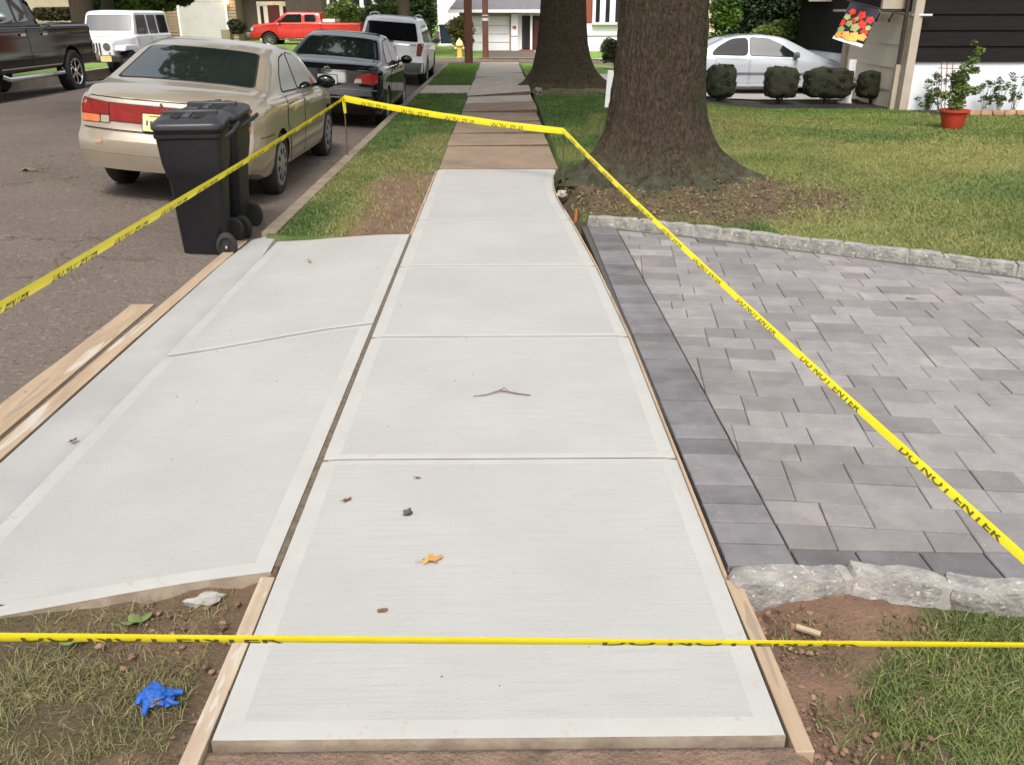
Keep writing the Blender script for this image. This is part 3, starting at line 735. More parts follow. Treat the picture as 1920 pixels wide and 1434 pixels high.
tape('yellow tape slanting over the paver driveway from the stake by the big tree', PD, PC, .040, .018, lambda u: -.9+.2*math.sin(u*7), .66, .5, .03, .75)
tape('yellow tape stretched level across the bottom of the picture, nearest', PB, PC, .026, .0125, .25, .95, -.02, .0, .5)
# knots and tails
for (p, lab) in ((PA, 'knotted yellow tape end hanging on the kerb stake'), (PD, 'small tape knot on the stake beside the big tree')):
    b = MB(); r0 = random.Random(4)
    big = p is PA
    for k in range(9 if big else 3):
        a = r0.uniform(0, 6.28); l = r0.uniform(.03, .09) if big else .02
        c = Vector(p)+Vector((0, 0, r0.uniform(-.04, .02))); e = c+Vector((math.cos(a)*l, math.sin(a)*l*.5, -r0.uniform(0, .04)))
        s = Vector((0, 0, .014)); b.add([c-s, c+s, e+s, e-s], [(0, 1, 2, 3)])
    b.tube([Vector(p)+Vector((0, 0, .02)), Vector(p)-Vector((0, 0, .03))], .016, 8)
    if big: b.add([Vector(p)+Vector((-.02, -.012, -.03)), Vector(p)+Vector((.02, -.012, -.03)), Vector(p)+Vector((.024, -.018, -.17)), Vector(p)+Vector((-.008, -.016, -.175))], [(0, 1, 2, 3)])
    tag(b.build('tape_knot', M['tape']), lab, 'tape knot')


# ------------------------------------------------------------------ vehicles
def curve(tbl, y):
    xs_, zs_ = zip(*tbl); return np.interp(y, xs_, zs_)
def scurve(tbl, y, s=.05):
    k = np.linspace(-1, 1, 7); wgt = np.exp(-k*k*2); v = 0
    for a, b_ in zip(k, wgt): v = v+b_*curve(tbl, np.asarray(y)+a*s)
    return v/wgt.sum()
def ipoly(tbl, z): return float(np.interp(z, [t[0] for t in tbl], [t[1] for t in tbl]))
def rpoly(P, r=.04, n=4):
    out = []; m = len(P)
    for i in range(m):
        p = Vector(P[i]); a = Vector(P[i-1]); c = Vector(P[(i+1) % m])
        la, lc = (a-p).length, (c-p).length; rr = min(r, la*.45, lc*.45)
        p0 = p+(a-p)/la*rr; p1 = p+(c-p)/lc*rr
        for k in range(n+1):
            t = k/n; q = p0*(1-t)**2+p*2*t*(1-t)+p1*t*t; out.append((q.x, q.y))
    return out
def decal(bvh, poly, ax, off, mat, name, parent, step=.08, thick=0):
    bm = bmesh.new(); bm.faces.new([bm.verts.new((p[0], p[1], 0)) for p in poly])
    for d in (0, 1):
        lo = min(p[d] for p in poly); hi = max(p[d] for p in poly); k = int((hi-lo)/step)
        for j in range(1, k+1):
            c = lo+(hi-lo)*j/(k+1); co = (c, 0, 0) if d == 0 else (0, c, 0); no = (1, 0, 0) if d == 0 else (0, 1, 0)
            bmesh.ops.bisect_plane(bm, geom=bm.verts[:]+bm.edges[:]+bm.faces[:], plane_co=co, plane_no=no)
    bmesh.ops.triangulate(bm, faces=bm.faces[:])
    dirs = {'R': Vector((-1, 0, 0)), 'L': Vector((1, 0, 0)), 'B': Vector((0, 1, 0)), 'F': Vector((0, -1, 0)), 'T': Vector((0, 0, -1))}
    bad = []
    for v in bm.verts:
        a, b_ = v.co.x, v.co.y
        o = {'R': Vector((9, a, b_)), 'L': Vector((-9, a, b_)), 'B': Vector((a, -9, b_)), 'F': Vector((a, 19, b_)), 'T': Vector((a, b_, 9))}[ax]
        h, nrm, _, _ = bvh.ray_cast(o, dirs[ax])
        if h is None: bad.append(v); continue
        if nrm.dot(dirs[ax]) > 0: nrm = -nrm
        v.co = h+nrm*off
    bmesh.ops.delete(bm, geom=bad, context='VERTS')
    for f in bm.faces:
        if f.normal.dot(dirs[ax]) > 0: f.normal_flip()
    me = bpy.data.meshes.new(name); bm.to_mesh(me); bm.free(); me.materials.append(mat)
    return link(name, me, parent, 50)
def grow(P, d):
    cx = sum(p[0] for p in P)/len(P); cy = sum(p[1] for p in P)/len(P)
    wx = max(p[0] for p in P)-min(p[0] for p in P); wy = max(p[1] for p in P)-min(p[1] for p in P)
    return [(cx+(p[0]-cx)*(1+2*d/wx), cy+(p[1]-cy)*(1+2*d/wy)) for p in P]
def wheel(parent, x, y, r, wd, side, rimmat, style='spokes', nsp=7, rr=.62):
    Mx = Matrix.Translation((x, y, r)) @ Matrix.Rotation(math.pi/2, 4, 'Y') @ Matrix.Diagonal((1, 1, side, 1))
    b = MB(); h = wd/2
    b.lathe([(r*rr, -h), (r*.9, -h), (r*.985, -h*.7), (r, -h*.3), (r, h*.3), (r*.985, h*.7), (r*.9, h), (r*.72, h*1.02), (r*rr, h*.92), (r*rr*.98, h*.2)], 36, 0, Mx)
    t = b.build('wheel', M['rubber'], parent, smooth=40)
    b = MB(); R0 = r*rr
    if style == 'cap':
        b.lathe([(R0, h*.9), (R0*.97, h*1.0), (R0*.9, h*.93), (R0*.75, h*1.02), (R0*.3, h*1.1), (R0*.12, h*1.12), (.001, h*1.12)], 30, 0, Mx)
        for k in range(nsp):
            a = 2*math.pi*k/nsp; Mk = Mx @ Matrix.Rotation(a, 4, 'Z') @ Matrix.Translation((R0*.62, 0, h*1.0)); b.box(-R0*.12, R0*.14, -R0*.10, R0*.10, 0, h*.075, 1, Mk)
    else:
        b.lathe([(R0, h*.9), (R0*.98, h*.98), (R0*.9, h*.9), (R0*.88, h*.5)], 30, 0, Mx, False)
        b.lathe([(R0*.88, h*.35), (.001, h*.3)], 24, 1, Mx)
        b.lathe([(R0*.26, h*.5), (R0*.24, h*.86), (.001, h*.9)], 20, 0, Mx)
        for k in range(nsp):
            Mk = Mx @ Matrix.Rotation(2*math.pi*k/nsp, 4, 'Z'); b.box(R0*.15, R0*.92, -R0*.10, R0*.10, h*.6, h*.84, 0, Mk)
    b.build('rim', [rimmat, M['blackgap']], t, smooth=40)
    return t
def vehicle(name, label, cat, loc, rz, tilt, sp, group='vehicles parked along the streets'):
    root = thing(name, label, cat, loc, rz, group); root.rotation_mode = 'ZYX'; root.rotation_euler = (0, tilt, rz)
    if rz: root.rotation_mode = 'XYZ'
    L = sp['L']; hw = sp['w']; ys_ = np.unique(np.concatenate([np.linspace(0, L, 86), [.02, .04, L-.02, L-.04]]))
    W_ = scurve(hw, ys_, sp.get('sw', .08)); T_ = scurve(sp['top'], ys_, sp.get('st', .07)); B_ = scurve(sp['belt'], ys_, .05); Z_ = scurve(sp['zb'], ys_, .05)
    tum = sp.get('tumble', .42); rr = sp.get('rr', 1.0)
    ws0 = sp['w']
    for arr, tb in ((T_, sp['top']), (W_, hw)):
        arr[0] = tb[0][1]; arr[-1] = tb[-1][1]
    def ring(k):
        w_, t_, bl, zb = W_[k], T_[k], B_[k], Z_[k]; bl = min(bl, t_-.07)
        P = [(0, zb), (w_*.5, zb), (w_-.10, zb), (w_-.035, zb+.03), (w_-.008, zb+.12)]
        zs_ = np.linspace(zb+.12, bl-.07, 6)[1:]
        for q in zs_: P.append((w_*(1-.012*abs((q-.55)/.4)**2), q))
        P += [(w_*.978, bl-.025), (w_*.958, bl-.004), (w_*.935, bl+.004)]
        x0, z0, z1 = w_*.92, bl+.006, t_-.05*rr
        for u in (.2, .45, .7, 1): P.append((x0-tum*(z1-z0)*u*(.9+.1*u), z0+(z1-z0)*u))
        xe = P[-1][0]; P += [(xe-.02*rr, t_-.028*rr), (xe-.06*rr, t_-.012*rr), (xe-.14*rr, t_-.004), (xe*.5, t_+.008), (0, t_+.012)]
        return P
    b = MB(); rings = []
    for k in range(len(ys_)):
        P = ring(k); base = len(b.v); n = len(P)
        full = P+[(-x_, z_) for x_, z_ in P[-2:0:-1]]
        for x_, z_ in full: b.v.append((x_, ys_[k], z_))
        rings.append((base, len(full)))
    m = rings[0][1]
    for k in range(len(ys_)-1):
        a, c = rings[k][0], rings[k+1][0]
        for j in range(m): b.f.append((a+j, a+(j+1) % m, c+(j+1) % m, c+j)); b.m.append(0)
    for kk, rev in ((0, False), (len(ys_)-1, True)):          # end caps as grids
        P = ring(kk); n = len(P); cols_ = 9; base = len(b.v); r0 = rings[kk][0]
        idx = {}
        for i_ in range(1, n-1):
            for j in range(cols_+1):
                u = j/cols_
                if j == 0: idx[i_, j] = r0+i_
                elif j == cols_: idx[i_, j] = r0+(m-i_)
                else: b.v.append((P[i_][0]*(1-2*u), ys_[kk], P[i_][1])); idx[i_, j] = len(b.v)-1
        for i_ in range(1, n-2):
            for j in range(cols_):
                f = (idx[i_, j], idx[i_, j+1], idx[i_+1, j+1], idx[i_+1, j]); b.f.append(f if not rev else f[::-1]); b.m.append(0)
        for i_, e in ((1, r0), (n-2, r0+n-1)):
            f = [idx[i_, j] for j in range(cols_+1)]+[e]; b.f.append(tuple(f)); b.m.append(0)
    V = np.array(b.v); D = sp.get('D', .4)
    for rear in (True, False):
        dist = V[:, 1] if rear else L-V[:, 1]; wt = 1-S(0, 1, dist/D)
        prof = sp['rear'] if rear else sp['front']
        dy = np.interp(V[:, 2], [p[0] for p in prof], [p[1] for p in prof])+sp.get('curv', .13)*(np.abs(V[:, 0])/max(W_))**3
        V[:, 1] += (dy*wt if rear else -dy*wt)
    b.v = [tuple(v) for v in V]
    me = bpy.data.meshes.new('body'); me.from_pydata(b.v, [], b.f)
    bm = bmesh.new(); bm.from_mesh(me); bmesh.ops.remove_doubles(bm, verts=bm.verts[:], dist=.0004); bmesh.ops.recalc_face_normals(bm, faces=bm.faces[:]); bmesh.ops.triangulate(bm, faces=bm.faces[:])
    bvh = BVHTree.FromBMesh(bm); bm.to_mesh(me); bm.free()
    me.materials.append(sp['paint']); me.materials.append(M['blackgap'])
    if sp.get('arches'):
        tmp = bpy.data.objects.new('tmp', me); COL.objects.link(tmp)
        c = MB()
        for (ya, r_) in sp['arches']:
            for s_ in (1, -1):
                Mx = Matrix.Translation((s_*(max(W_)-.02), ya, sp['wheels'][2]+.01)) @ Matrix.Rotation(math.pi/2, 4, 'Y')
                c.lathe([(r_, -.28), (r_, .3)], 36, 0, Mx)
        cme = bpy.data.meshes.new('c'); cme.from_pydata(c.v, [], c.f); cme.materials.append(sp['paint']); cme.materials.append(M['blackgap'])
        for p in cme.polygons: p.material_index = 1
        bmc = bmesh.new(); bmc.from_mesh(cme); bmesh.ops.recalc_face_normals(bmc, faces=bmc.faces[:]); bmc.to_mesh(cme); bmc.free()
        co = bpy.data.objects.new('c', cme); COL.objects.link(co)
        md = tmp.modifiers.new('b', 'BOOLEAN'); md.operation = 'DIFFERENCE'; md.object = co; md.solver = 'EXACT'
        dg = bpy.context.evaluated_depsgraph_get(); me2 = bpy.data.meshes.new_from_object(tmp.evaluated_get(dg))
        bpy.data.objects.remove(tmp); bpy.data.objects.remove(co)
        if len(me2.polygons) > 500: me = me2
    body = link('body', me, root, 34)
    for d in sp.get('decals', []):
        nm, axs, poly, off, mat = d[:5]; gap = d[5] if len(d) > 5 else 0
        for ax in axs:
            P = poly
            o = decal(bvh, P, ax, off, mat, nm, root)
            if gap: decal(bvh, grow(P, gap), ax, off-.0025, M['blackgap'], 'seal', o); 
            for kid in (d[6] if len(d) > 6 else []): decal(bvh, kid[1], ax, kid[2], kid[3], kid[0], o)
    (yr, yf, r_, wd, tx) = sp['wheels']
    for yy_ in (yr, yf):
        for s_ in (1, -1): wheel(root, s_*tx, yy_, r_, wd, s_, sp['rim'], sp.get('rimstyle', 'spokes'), sp.get('nsp', 7), sp.get('rrr', .62))
    if sp.get('mirror'):
        my, mz, mx = sp['mirror']
        for s_ in (1, -1):
            q = MB(); q.lathe([(.02, -.05), (.085, -.04), (.1, .0), (.09, .04), (.05, .065)], 14, 0, Matrix.Translation((s_*(mx+.11), my, mz)) @ Matrix.Rotation(math.pi/2, 4, 'X') @ Matrix.Diagonal((1.15, .8, 1, 1)))
            q.bar((s_*(mx-.05), my, mz-.05), (s_*(mx+.07), my, mz-.03), .05, .04)
            q.build('wing_mirror', sp.get('mirrormat', M['trim_grey']), root, smooth=50)
    return root, body, bvh
def flipx(P): return [(-p[0], p[1]) for p in P][::-1]
def sym(nm, ax, P, off, mat, *a): return [(nm, ax, P, off, mat, *a), (nm, ax, flipx(P), off, mat, *a)]

# gold sedan, seen from behind
gx, gy = -3.08, 8.02
gold = dict(L=4.47, paint=M['gold'], tumble=.40, curv=.20, D=.55,
    w=[(0, .77), (.06, .81), (.2, .84), (.6, .85), (1.5, .848), (3.2, .845), (3.9, .82), (4.3, .76), (4.47, .66)],
    top=[(0, .93), (.05, .965), (.2, .99), (.62, 1.03), (.78, 1.045), (1.42, 1.315), (1.75, 1.375), (2.1, 1.39), (2.5, 1.36), (2.75, 1.32), (3.42, .97), (4.1, .80), (4.4, .68), (4.47, .60)],
    belt=[(0, .88), (.7, .95), (2, .92), (3.3, .87), (4.47, .7)], zb=[(0, .32), (.4, .25), (4, .2), (4.47, .24)],
    rear=[(.2, .10), (.30, .045), (.45, .0), (.475, .014), (.49, -.01), (.62, .0), (.645, .05), (.66, .072), (.90, .10), (.96, .145), (1.4, .145)],
    front=[(.2, .08), (.35, 0), (.55, 0), (.62, .06), (1.0, .1)],
    arches=[(1.03, .345), (3.62, .345)], wheels=(1.03, 3.62, .315, .19, .745), rim=M['hub'], rimstyle='cap', nsp=9, rrr=.68,
    mirror=(3.05, .98, .80), mirrormat=M['blackpaint'], decals=[])
Dg = gold['decals']
Dg += [('rear_window', 'T', rpoly([(-.63, .80), (.63, .80), (.52, 1.44), (-.52, 1.44)], .07), .005, M['glass'], .022)]
Dg += [('windshield', 'T', rpoly([(-.54, 2.72), (.54, 2.72), (.66, 3.38), (-.66, 3.38)], .07), .005, M['glass'], .02)]
Dg += [('rear_side_window', 'RL', rpoly([(1.36, .985), (2.06, .965), (2.06, 1.305), (1.78, 1.27), (1.52, 1.13)], .05), .006, M['glass'], .014)]
Dg += [('front_side_window', 'RL', rpoly([(2.12, .963), (3.16, .925), (2.72, 1.19), (2.42, 1.285), (2.12, 1.31)], .05), .006, M['glass'], .014)]
Dg += [('rear_door', 'RL', rpoly([(1.42, .50), (1.30, .72), (1.34, .935), (2.10, .915), (2.12, .30), (1.50, .30)], .04), .005, M['gold'], .006, [('door_handle', rpoly([(1.42, .79), (1.58, .785), (1.58, .82), (1.42, .825)], .012), .02, M['gold_lt'])])]
Dg += [('front_door', 'RL', rpoly([(2.16, .30), (2.14, .912), (3.20, .875), (3.24, .30)], .03), .005, M['gold'], .006, [('door_handle', rpoly([(2.24, .78), (2.40, .775), (2.40, .81), (2.24, .815)], .012), .02, M['gold_lt'])])]
Dg += [('tail_light_band', 'B', rpoly([(-.465, .735), (.465, .735), (.465, .878), (-.465, .885)], .01), .008, M['tail'], .006)]
Dg += sym('tail_light', 'B', rpoly([(.47, .78), (.742, .775), (.738, .90), (.47, .885)], .015), .012, M['tail'], .006)
Dg += sym('turn_signal', 'B', rpoly([(.56, .712), (.742, .705), (.742, .768), (.56, .773)], .012), .012, M['amber'], .004)
Dg += sym('reverse_light', 'B', rpoly([(.47, .715), (.55, .713), (.55, .773), (.47, .776)], .01), .010, M['gold_lt'], .004)
Dg += [('trunk_seam', 'B', [(-.66, .925), (.66, .925), (.66, .931), (-.66, .931)], .004, M['blackgap'])]
Dg += [('trunk_seam', 'B', [(-.72, .655), (.72, .655), (.72, .664), (-.72, .664)], .012, M['blackgap'])]
Dg += [('bumper_crease', 'B', [(-.74, .468), (.74, .468), (.74, .480), (-.74, .480)], .004, M['gold_lt'])]
Dg += [('license_plate', 'B', rpoly([(-.155, .67), (.155, .67), (.155, .82), (-.155, .82)], .01), .03, M['plate_y'], .008, [('plate_marking', [(-.10, .800), (.10, .800), (.10, .806), (-.10, .806)], .034, M['ink'])]+[('plate_marking', rpoly([(x_, .715), (x_+.018, .715), (x_+.018, .765), (x_, .765)], .006), .034, M['trim_grey']) for x_ in (-.125, -.09, -.055, .03, .065, .10)])]
Dg += [('trunk_lock', 'B', rpoly([(-.012, .89), (.012, .89), (.012, .912), (-.012, .912)], .01), .012, M['ink'])]
Dg += [('bumper_scuff', 'B', rpoly([(-.60, .545), (-.53, .54), (-.52, .575), (-.59, .58)], .02), .006, nmat('red_scuff', (.45, .12, .10), (.42, .30, .2), 30, .6))]
Dg += [('rub_strip', 'RL', [(1.42, .535), (3.2, .515), (3.2, .527), (1.42, .547)], .008, M['trim_grey'])]
Dg += [('fender_seam', 'RL', [(.30, .655), (.70, .650), (.70, .658), (.30, .663)], .006, M['blackgap'])]
zc_ = lambda x_, y_: float(road_z(x_, y_))
def tilt_at(xc, y_, hw_=.75): return math.atan2(zc_(xc-hw_, y_)-zc_(xc+hw_, y_), 2*hw_)
g_, _, _ = vehicle('sedan', 'dusty gold sedan with a full-width red tail light band, right behind the trash bins', 'car', (gx, gy, zc_(gx, 9)-.02), 0, tilt_at(gx, 9)+R(.9), gold)

# black sedan ahead of it
bk = dict(L=4.8, paint=M['blackpaint'], tumble=.42, curv=.16, D=.5,
    w=[(0, .80), (.06, .84), (.25, .875), (.8, .89), (3.6, .89), (4.4, .84), (4.8, .70)],
    top=[(0, 1.00), (.05, 1.035), (.25, 1.06), (.62, 1.09), (.78, 1.10), (1.5, 1.40), (1.9, 1.47), (2.3, 1.485), (2.8, 1.45), (3.0, 1.41), (3.75, 1.03), (4.5, .85), (4.75, .72), (4.8, .65)],
    belt=[(0, .96), (.7, .99), (2, .96), (3.6, .93), (4.8, .75)], zb=[(0, .26), (.4, .2), (4.8, .22)],
    rear=[(.2, .08), (.3, .02), (.5, 0), (.62, .01), (.66, .06), (.95, .085), (1.02, .05), (1.05, .08), (1.3, .1)],
    front=[(.2, .08), (.35, 0), (.6, 0), (.7, .06), (1.0, .1)],
    arches=[(1.05, .36), (3.78, .36)], wheels=(1.05, 3.78, .325, .2, .785), rim=M['alloy'], nsp=7,
    mirror=(3.2, 1.02, .86), mirrormat=M['blackpaint'], decals=[])
Db = bk['decals']
Db += [('rear_window', 'T', rpoly([(-.66, .80), (.66, .80), (.54, 1.50), (-.54, 1.50)], .09), .005, M['glass'], .015)]
Db += [('windshield', 'T', rpoly([(-.56, 3.02), (.56, 3.02), (.68, 3.7), (-.68, 3.7)], .07), .005, M['glass'], .015)]
Db += [('rear_side_window', 'RL', rpoly([(1.35, 1.03), (2.25, 1.01), (2.25, 1.38), (1.85, 1.35), (1.55, 1.2)], .05), .006, M['glass'], .012)]
Db += [('front_side_window', 'RL', rpoly([(2.31, 1.01), (3.5, .985), (3.0, 1.27), (2.6, 1.37), (2.31, 1.385)], .05), .006, M['glass'], .012)]
Db += sym('tail_light', 'B', rpoly([(.42, .74), (.80, .76), (.80, .90), (.66, .93), (.46, .86)], .04), .012, M['tail'], .006, [('reverse_light', rpoly([(.43, .755), (.56, .762), (.54, .83), (.45, .82)], .02), .016, M['clear'])])
Db = Db
Db += [('license_plate', 'B', rpoly([(-.155, .72), (.155, .72), (.155, .86), (-.155, .86)], .01), .012, M['plate_w'], .01)]
Db += [('bumper_seam', 'B', [(-.8, .645), (.8, .645), (.8, .653), (-.8, .653)], .008, M['trim_grey'])]
Db += [('model_badge', 'B', [(-.70, .955), (-.50, .955), (-.50, .972), (-.70, .972)], .010, M['chrome']), ('model_badge', 'B', [(.48, .955), (.66, .955), (.66, .972), (.48, .972)], .010, M['chrome'])]
Db += [('rear_door', 'RL', rpoly([(1.5, .3), (1.42, .98), (2.27, .96), (2.29, .28)], .04), .004, M['blackpaint'], .005, [('door_handle', rpoly([(1.56, .87), (1.74, .87), (1.74, .9), (1.56, .9)], .012), .02, M['blackpaint'])])]
Db += [('front_door', 'RL', rpoly([(2.33, .28), (2.31, .96), (3.45, .93), (3.5, .28)], .04), .004, M['blackpaint'], .005, [('door_handle', rpoly([(2.42, .87), (2.60, .87), (2.60, .9), (2.42, .9)], .012), .02, M['blackpaint'])])]
bx_, by_ = -2.83, 14.75
rb, _, _ = vehicle('sedan', 'shiny black sedan between the gold sedan and the white SUV', 'car', (bx_, by_, zc_(bx_, 16)), 0, tilt_at(bx_, 16), bk)
# oval emblem: three interlocked ellipses
q = MB()
def oval(q, cx, cz, a, c_, th, y):
    pts = [(cx+a*math.cos(t), y, cz+c_*math.sin(t)) for t in np.linspace(0, 2*math.pi, 29)]
    q.tube(pts, th, 6, cap=False)
oval(q, 0, .945, .060, .040, .005, .045); oval(q, 0, .962, .040, .016, .004, .04); oval(q, 0, .945, .018, .036, .004, .04)
q.build('emblem', M['chrome'], rb, smooth=60); rb.scale = (.98, 1, .965)

# white sport utility wagon
sv = dict(L=5.0, paint=M['whitepaint'], tumble=.30, curv=.14, D=.7, rr=1.5,
    w=[(0, .90), (.06, .93), (.3, .965), (4.2, .965), (4.7, .90), (5.0, .76)],
    top=[(0, 1.70), (.06, 1.735), (.4, 1.765), (1.5, 1.79), (2.6, 1.77), (3.0, 1.71), (3.85, 1.18), (4.6, 1.05), (4.95, .9), (5, .85)],
    belt=[(0, 1.13), (3.7, 1.06), (5, .85)], zb=[(0, .34), (.4, .3), (5, .3)],
    rear=[(.3, .06), (.42, 0), (.62, 0), (.70, .05), (1.1, .09), (1.2, .14), (1.65, .36), (1.8, .38)],
    front=[(.3, .05), (.5, 0), (.8, 0), (.95, .08)], st=.05,
    arches=[(1.05, .42), (3.9, .42)], wheels=(1.05, 3.9, .385, .25, .845), rim=M['alloy'], nsp=5,
    mirror=(3.3, 1.15, .95), decals=[])
Ds = sv['decals']
Ds += [('rear_window', 'B', rpoly([(-.74, 1.17), (.74, 1.17), (.64, 1.62), (-.64, 1.62)], .06), .006, M['glass_dk'], .012)]
Ds += sym('tail_light', 'B', rpoly([(.72, .80), (.84, .80), (.90, 1.12), (.74, 1.12)], .03), .012, M['tail'], .006)
Ds += [('chrome_strip', 'B', [(-.70, 1.055), (.70, 1.055), (.70, 1.095), (-.70, 1.095)], .014, M['chrome'])]
Ds += [('license_plate', 'B', rpoly([(-.155, .86), (.155, .86), (.155, 1.0), (-.155, 1.0)], .01), .012, M['plate_w'], .01)]
Ds += [('emblem', 'B', rpoly([(-.09, 1.115), (.09, 1.115), (.09, 1.155), (-.09, 1.155)], .02), .012, M['bluebin'])]
Ds += [('rear_bumper', 'B', rpoly([(-.92, .36), (.92, .36), (.92, .62), (-.92, .62)], .04), .014, M['trim_grey'])]
Ds += [('quarter_window', 'RL', rpoly([(.42, 1.18), (1.45, 1.16), (1.45, 1.55), (.72, 1.53)], .05), .006, M['glass_dk'], .01)]
Ds += [('rear_side_window', 'RL', rpoly([(1.52, 1.16), (2.42, 1.13), (2.42, 1.57), (1.52, 1.57)], .04), .006, M['glass_dk'], .01)]
Ds += [('front_side_window', 'RL', rpoly([(2.48, 1.13), (3.6, 1.10), (3.05, 1.5), (2.48, 1.57)], .04), .006, M['glass'], .01)]
Ds += [('front_door', 'RL', rpoly([(2.46, .38), (2.46, 1.08), (3.5, 1.05), (3.5, .38)], .03), .004, M['whitepaint'], .006), ('rear_door', 'RL', rpoly([(1.5, .55), (1.5, 1.1), (2.42, 1.08), (2.42, .38), (1.62, .38)], .03), .004, M['whitepaint'], .006)]
sx_, sy_ = -2.97, 24.6
rs, _, _ = vehicle('suv', 'white SUV with dark rear window and roof rails, parked farthest along the near kerb', 'car', (sx_, sy_, zc_(sx_, 26)), 0, tilt_at(sx_, 26), sv)
rs.scale = (.96, .96, .95)
for s_ in (1, -1):
    q = MB(); q.tube([(s_*.62, .55, 1.74), (s_*.62, .62, 1.82), (s_*.62, 1.6, 1.85), (s_*.62, 2.5, 1.82), (s_*.62, 2.6, 1.76)], .022, 8); q.build('roof_rail', M['alloy'], rs, smooth=50)

# red pickup, broadside
rp = dict(L=6.0, paint=M['redpaint'], tumble=.24, curv=.08, D=.3,
    w=[(0, .93), (.1, .97), (4.4, .98), (5.6, .96), (6, .84)],
    top=[(0, 1.28), (.05, 1.30), (2.16, 1.30), (2.24, 1.80), (2.35, 1.86), (3.9, 1.88), (4.05, 1.84), (4.68, 1.32), (5.8, 1.20), (6.0, 1.02)], st=.03,
    belt=[(0, 1.25), (4.7, 1.25), (6, 1.05)], zb=[(0, .5), (6, .46)],
    rear=[(.4, .0), (1.3, .04)], front=[(.4, .05), (.6, 0), (1.2, .05)],
    arches=[(1.15, .47), (4.95, .47)], wheels=(1.15, 4.95, .40, .26, .86), rim=M['alloy'], nsp=8,
    mirror=(4.35, 1.40, .96), mirrormat=M['ink'], decals=[])
Dr = rp['decals']
Dr += [('rear_side_window', 'RL', rpoly([(2.45, 1.36), (3.02, 1.36), (3.02, 1.74), (2.45, 1.74)], .05), .006, M['glass'], .01)]
Dr += [('front_side_window', 'RL', rpoly([(3.2, 1.33), (4.42, 1.33), (3.95, 1.74), (3.2, 1.76)], .05), .006, M['glass'], .01)]
Dr += [('windshield', 'T', rpoly([(-.66, 4.10), (.66, 4.10), (.76, 4.62), (-.76, 4.62)], .05), .006, M['glass'], .01)]
Dr += [('front_door', 'RL', rpoly([(3.12, .55), (3.12, 1.27), (4.5, 1.25), (4.5, .55)], .03), .004, M['redpaint'], .006), ('bed_seam', 'RL', [(2.17, .5), (2.19, .5), (2.19, 1.28), (2.17, 1.28)], .004, M['blackgap'])]
Dr += sym('headlight', 'F', rpoly([(.62, .86), (.90, .86), (.90, 1.08), (.62, 1.08)], .03), .02, M['clear'], .01)
Dr += [('grille', 'F', rpoly([(-.55, .82), (.55, .82), (.55, 1.08), (-.55, 1.08)], .03), .02, M['chrome'], .01)]
pr = atd(508, 86, 50.)
gz = g1(-11, 50)
p0 = atd(469, 80, 50.)
rr_, _, _ = vehicle('pickup_truck', 'red extended-cab pickup seen broadside in front of the brown house', 'truck', (p0.x+6.0, 50.9, pr.z), R(90), 0, rp)
q = MB(); q.box(-.98, .98, 5.94, 6.14, .55, .78); q.build('front_bumper', M['chrome'], rr_, bevel=.03)
q = MB(); q.box(.99, 1.09, 2.3, 4.4, .40, .46); q.box(-1.09, -.99, 2.3, 4.4, .40, .46); q.build('side_step', M['chrome'], rr_, bevel=.01)
q = MB(); q.box(-.80, .80, 1.45, 2.10, 1.31, 1.50); q.build('tool_box', M['whitepaint'], rr_, bevel=.03); rr_.scale = (1, 1, .92); rr_.location.z -= .08

# silver compact sedan in the neighbour drive
ci = dict(L=4.45, paint=M['silverpaint'], tumble=.42, curv=.16, D=.5,
    w=[(0, .76), (.1, .81), (.5, .845), (3.8, .85), (4.2, .80), (4.45, .66)],
    top=[(0, .95), (.1, 1.0), (.5, 1.05), (1.2, 1.36), (1.6, 1.43), (2.1, 1.445), (2.55, 1.40), (2.75, 1.35), (3.55, .97), (4.2, .80), (4.4, .66), (4.45, .58)],
    belt=[(0, .9), (.7, .95), (2, .92), (3.4, .88), (4.45, .64)], zb=[(0, .22), (4.45, .2)],
    rear=[(.2, .06), (.3, 0), (.6, 0), (.65, .05), (1, .1)], front=[(.2, .06), (.3, 0), (.5, 0), (.6, .08), (1, .12)],
    arches=[(.92, .34), (3.54, .34)], wheels=(.92, 3.54, .31, .19, .75), rim=M['alloy'], nsp=7,
    mirror=(2.95, .98, .82), mirrormat=M['trim_grey'], decals=[])
Dc = ci['decals']
Dc += [('rear_side_window', 'RL', rpoly([(.86, .985), (1.78, .965), (1.78, 1.36), (1.38, 1.34), (1.05, 1.18)], .12), .006, M['glass_dk'], .012)]  # rear pane in darker, dull glass to paint out its sky reflection
Dc += [('front_side_window', 'RL', rpoly([(1.84, .963), (3.1, .93), (2.6, 1.22), (2.3, 1.34), (1.84, 1.37)], .07), .006, M['glass'], .012)]
Dc += [('windshield', 'T', rpoly([(-.56, 2.74), (.56, 2.74), (.66, 3.48), (-.66, 3.48)], .06), .006, M['glass'], .01), ('rear_window', 'T', rpoly([(-.6, .56), (.6, .56), (.5, 1.18), (-.5, 1.18)], .06), .006, M['glass'], .01)]
Dc += [('rear_door', 'RL', rpoly([(1.1, .3), (.98, .9), (1.8, .89), (1.82, .28)], .04), .004, M['silverpaint'], .006), ('front_door', 'RL', rpoly([(1.86, .28), (1.84, .89), (2.95, .87), (3.0, .28)], .04), .004, M['silverpaint'], .006)]
Dc += [('rub_strip', 'RL', [(.2, .53), (4.1, .50), (4.1, .555), (.2, .585)], .012, M['trim_grey']), ('sill_strip', 'RL', [(1.2, .27), (3.2, .27), (3.2, .29), (1.2, .29)], .01, M['whitepaint'])]
Dc += sym('headlight', 'F', rpoly([(.42, .58), (.68, .56), (.70, .66), (.45, .68)], .03), .02, M['clear'], .006)
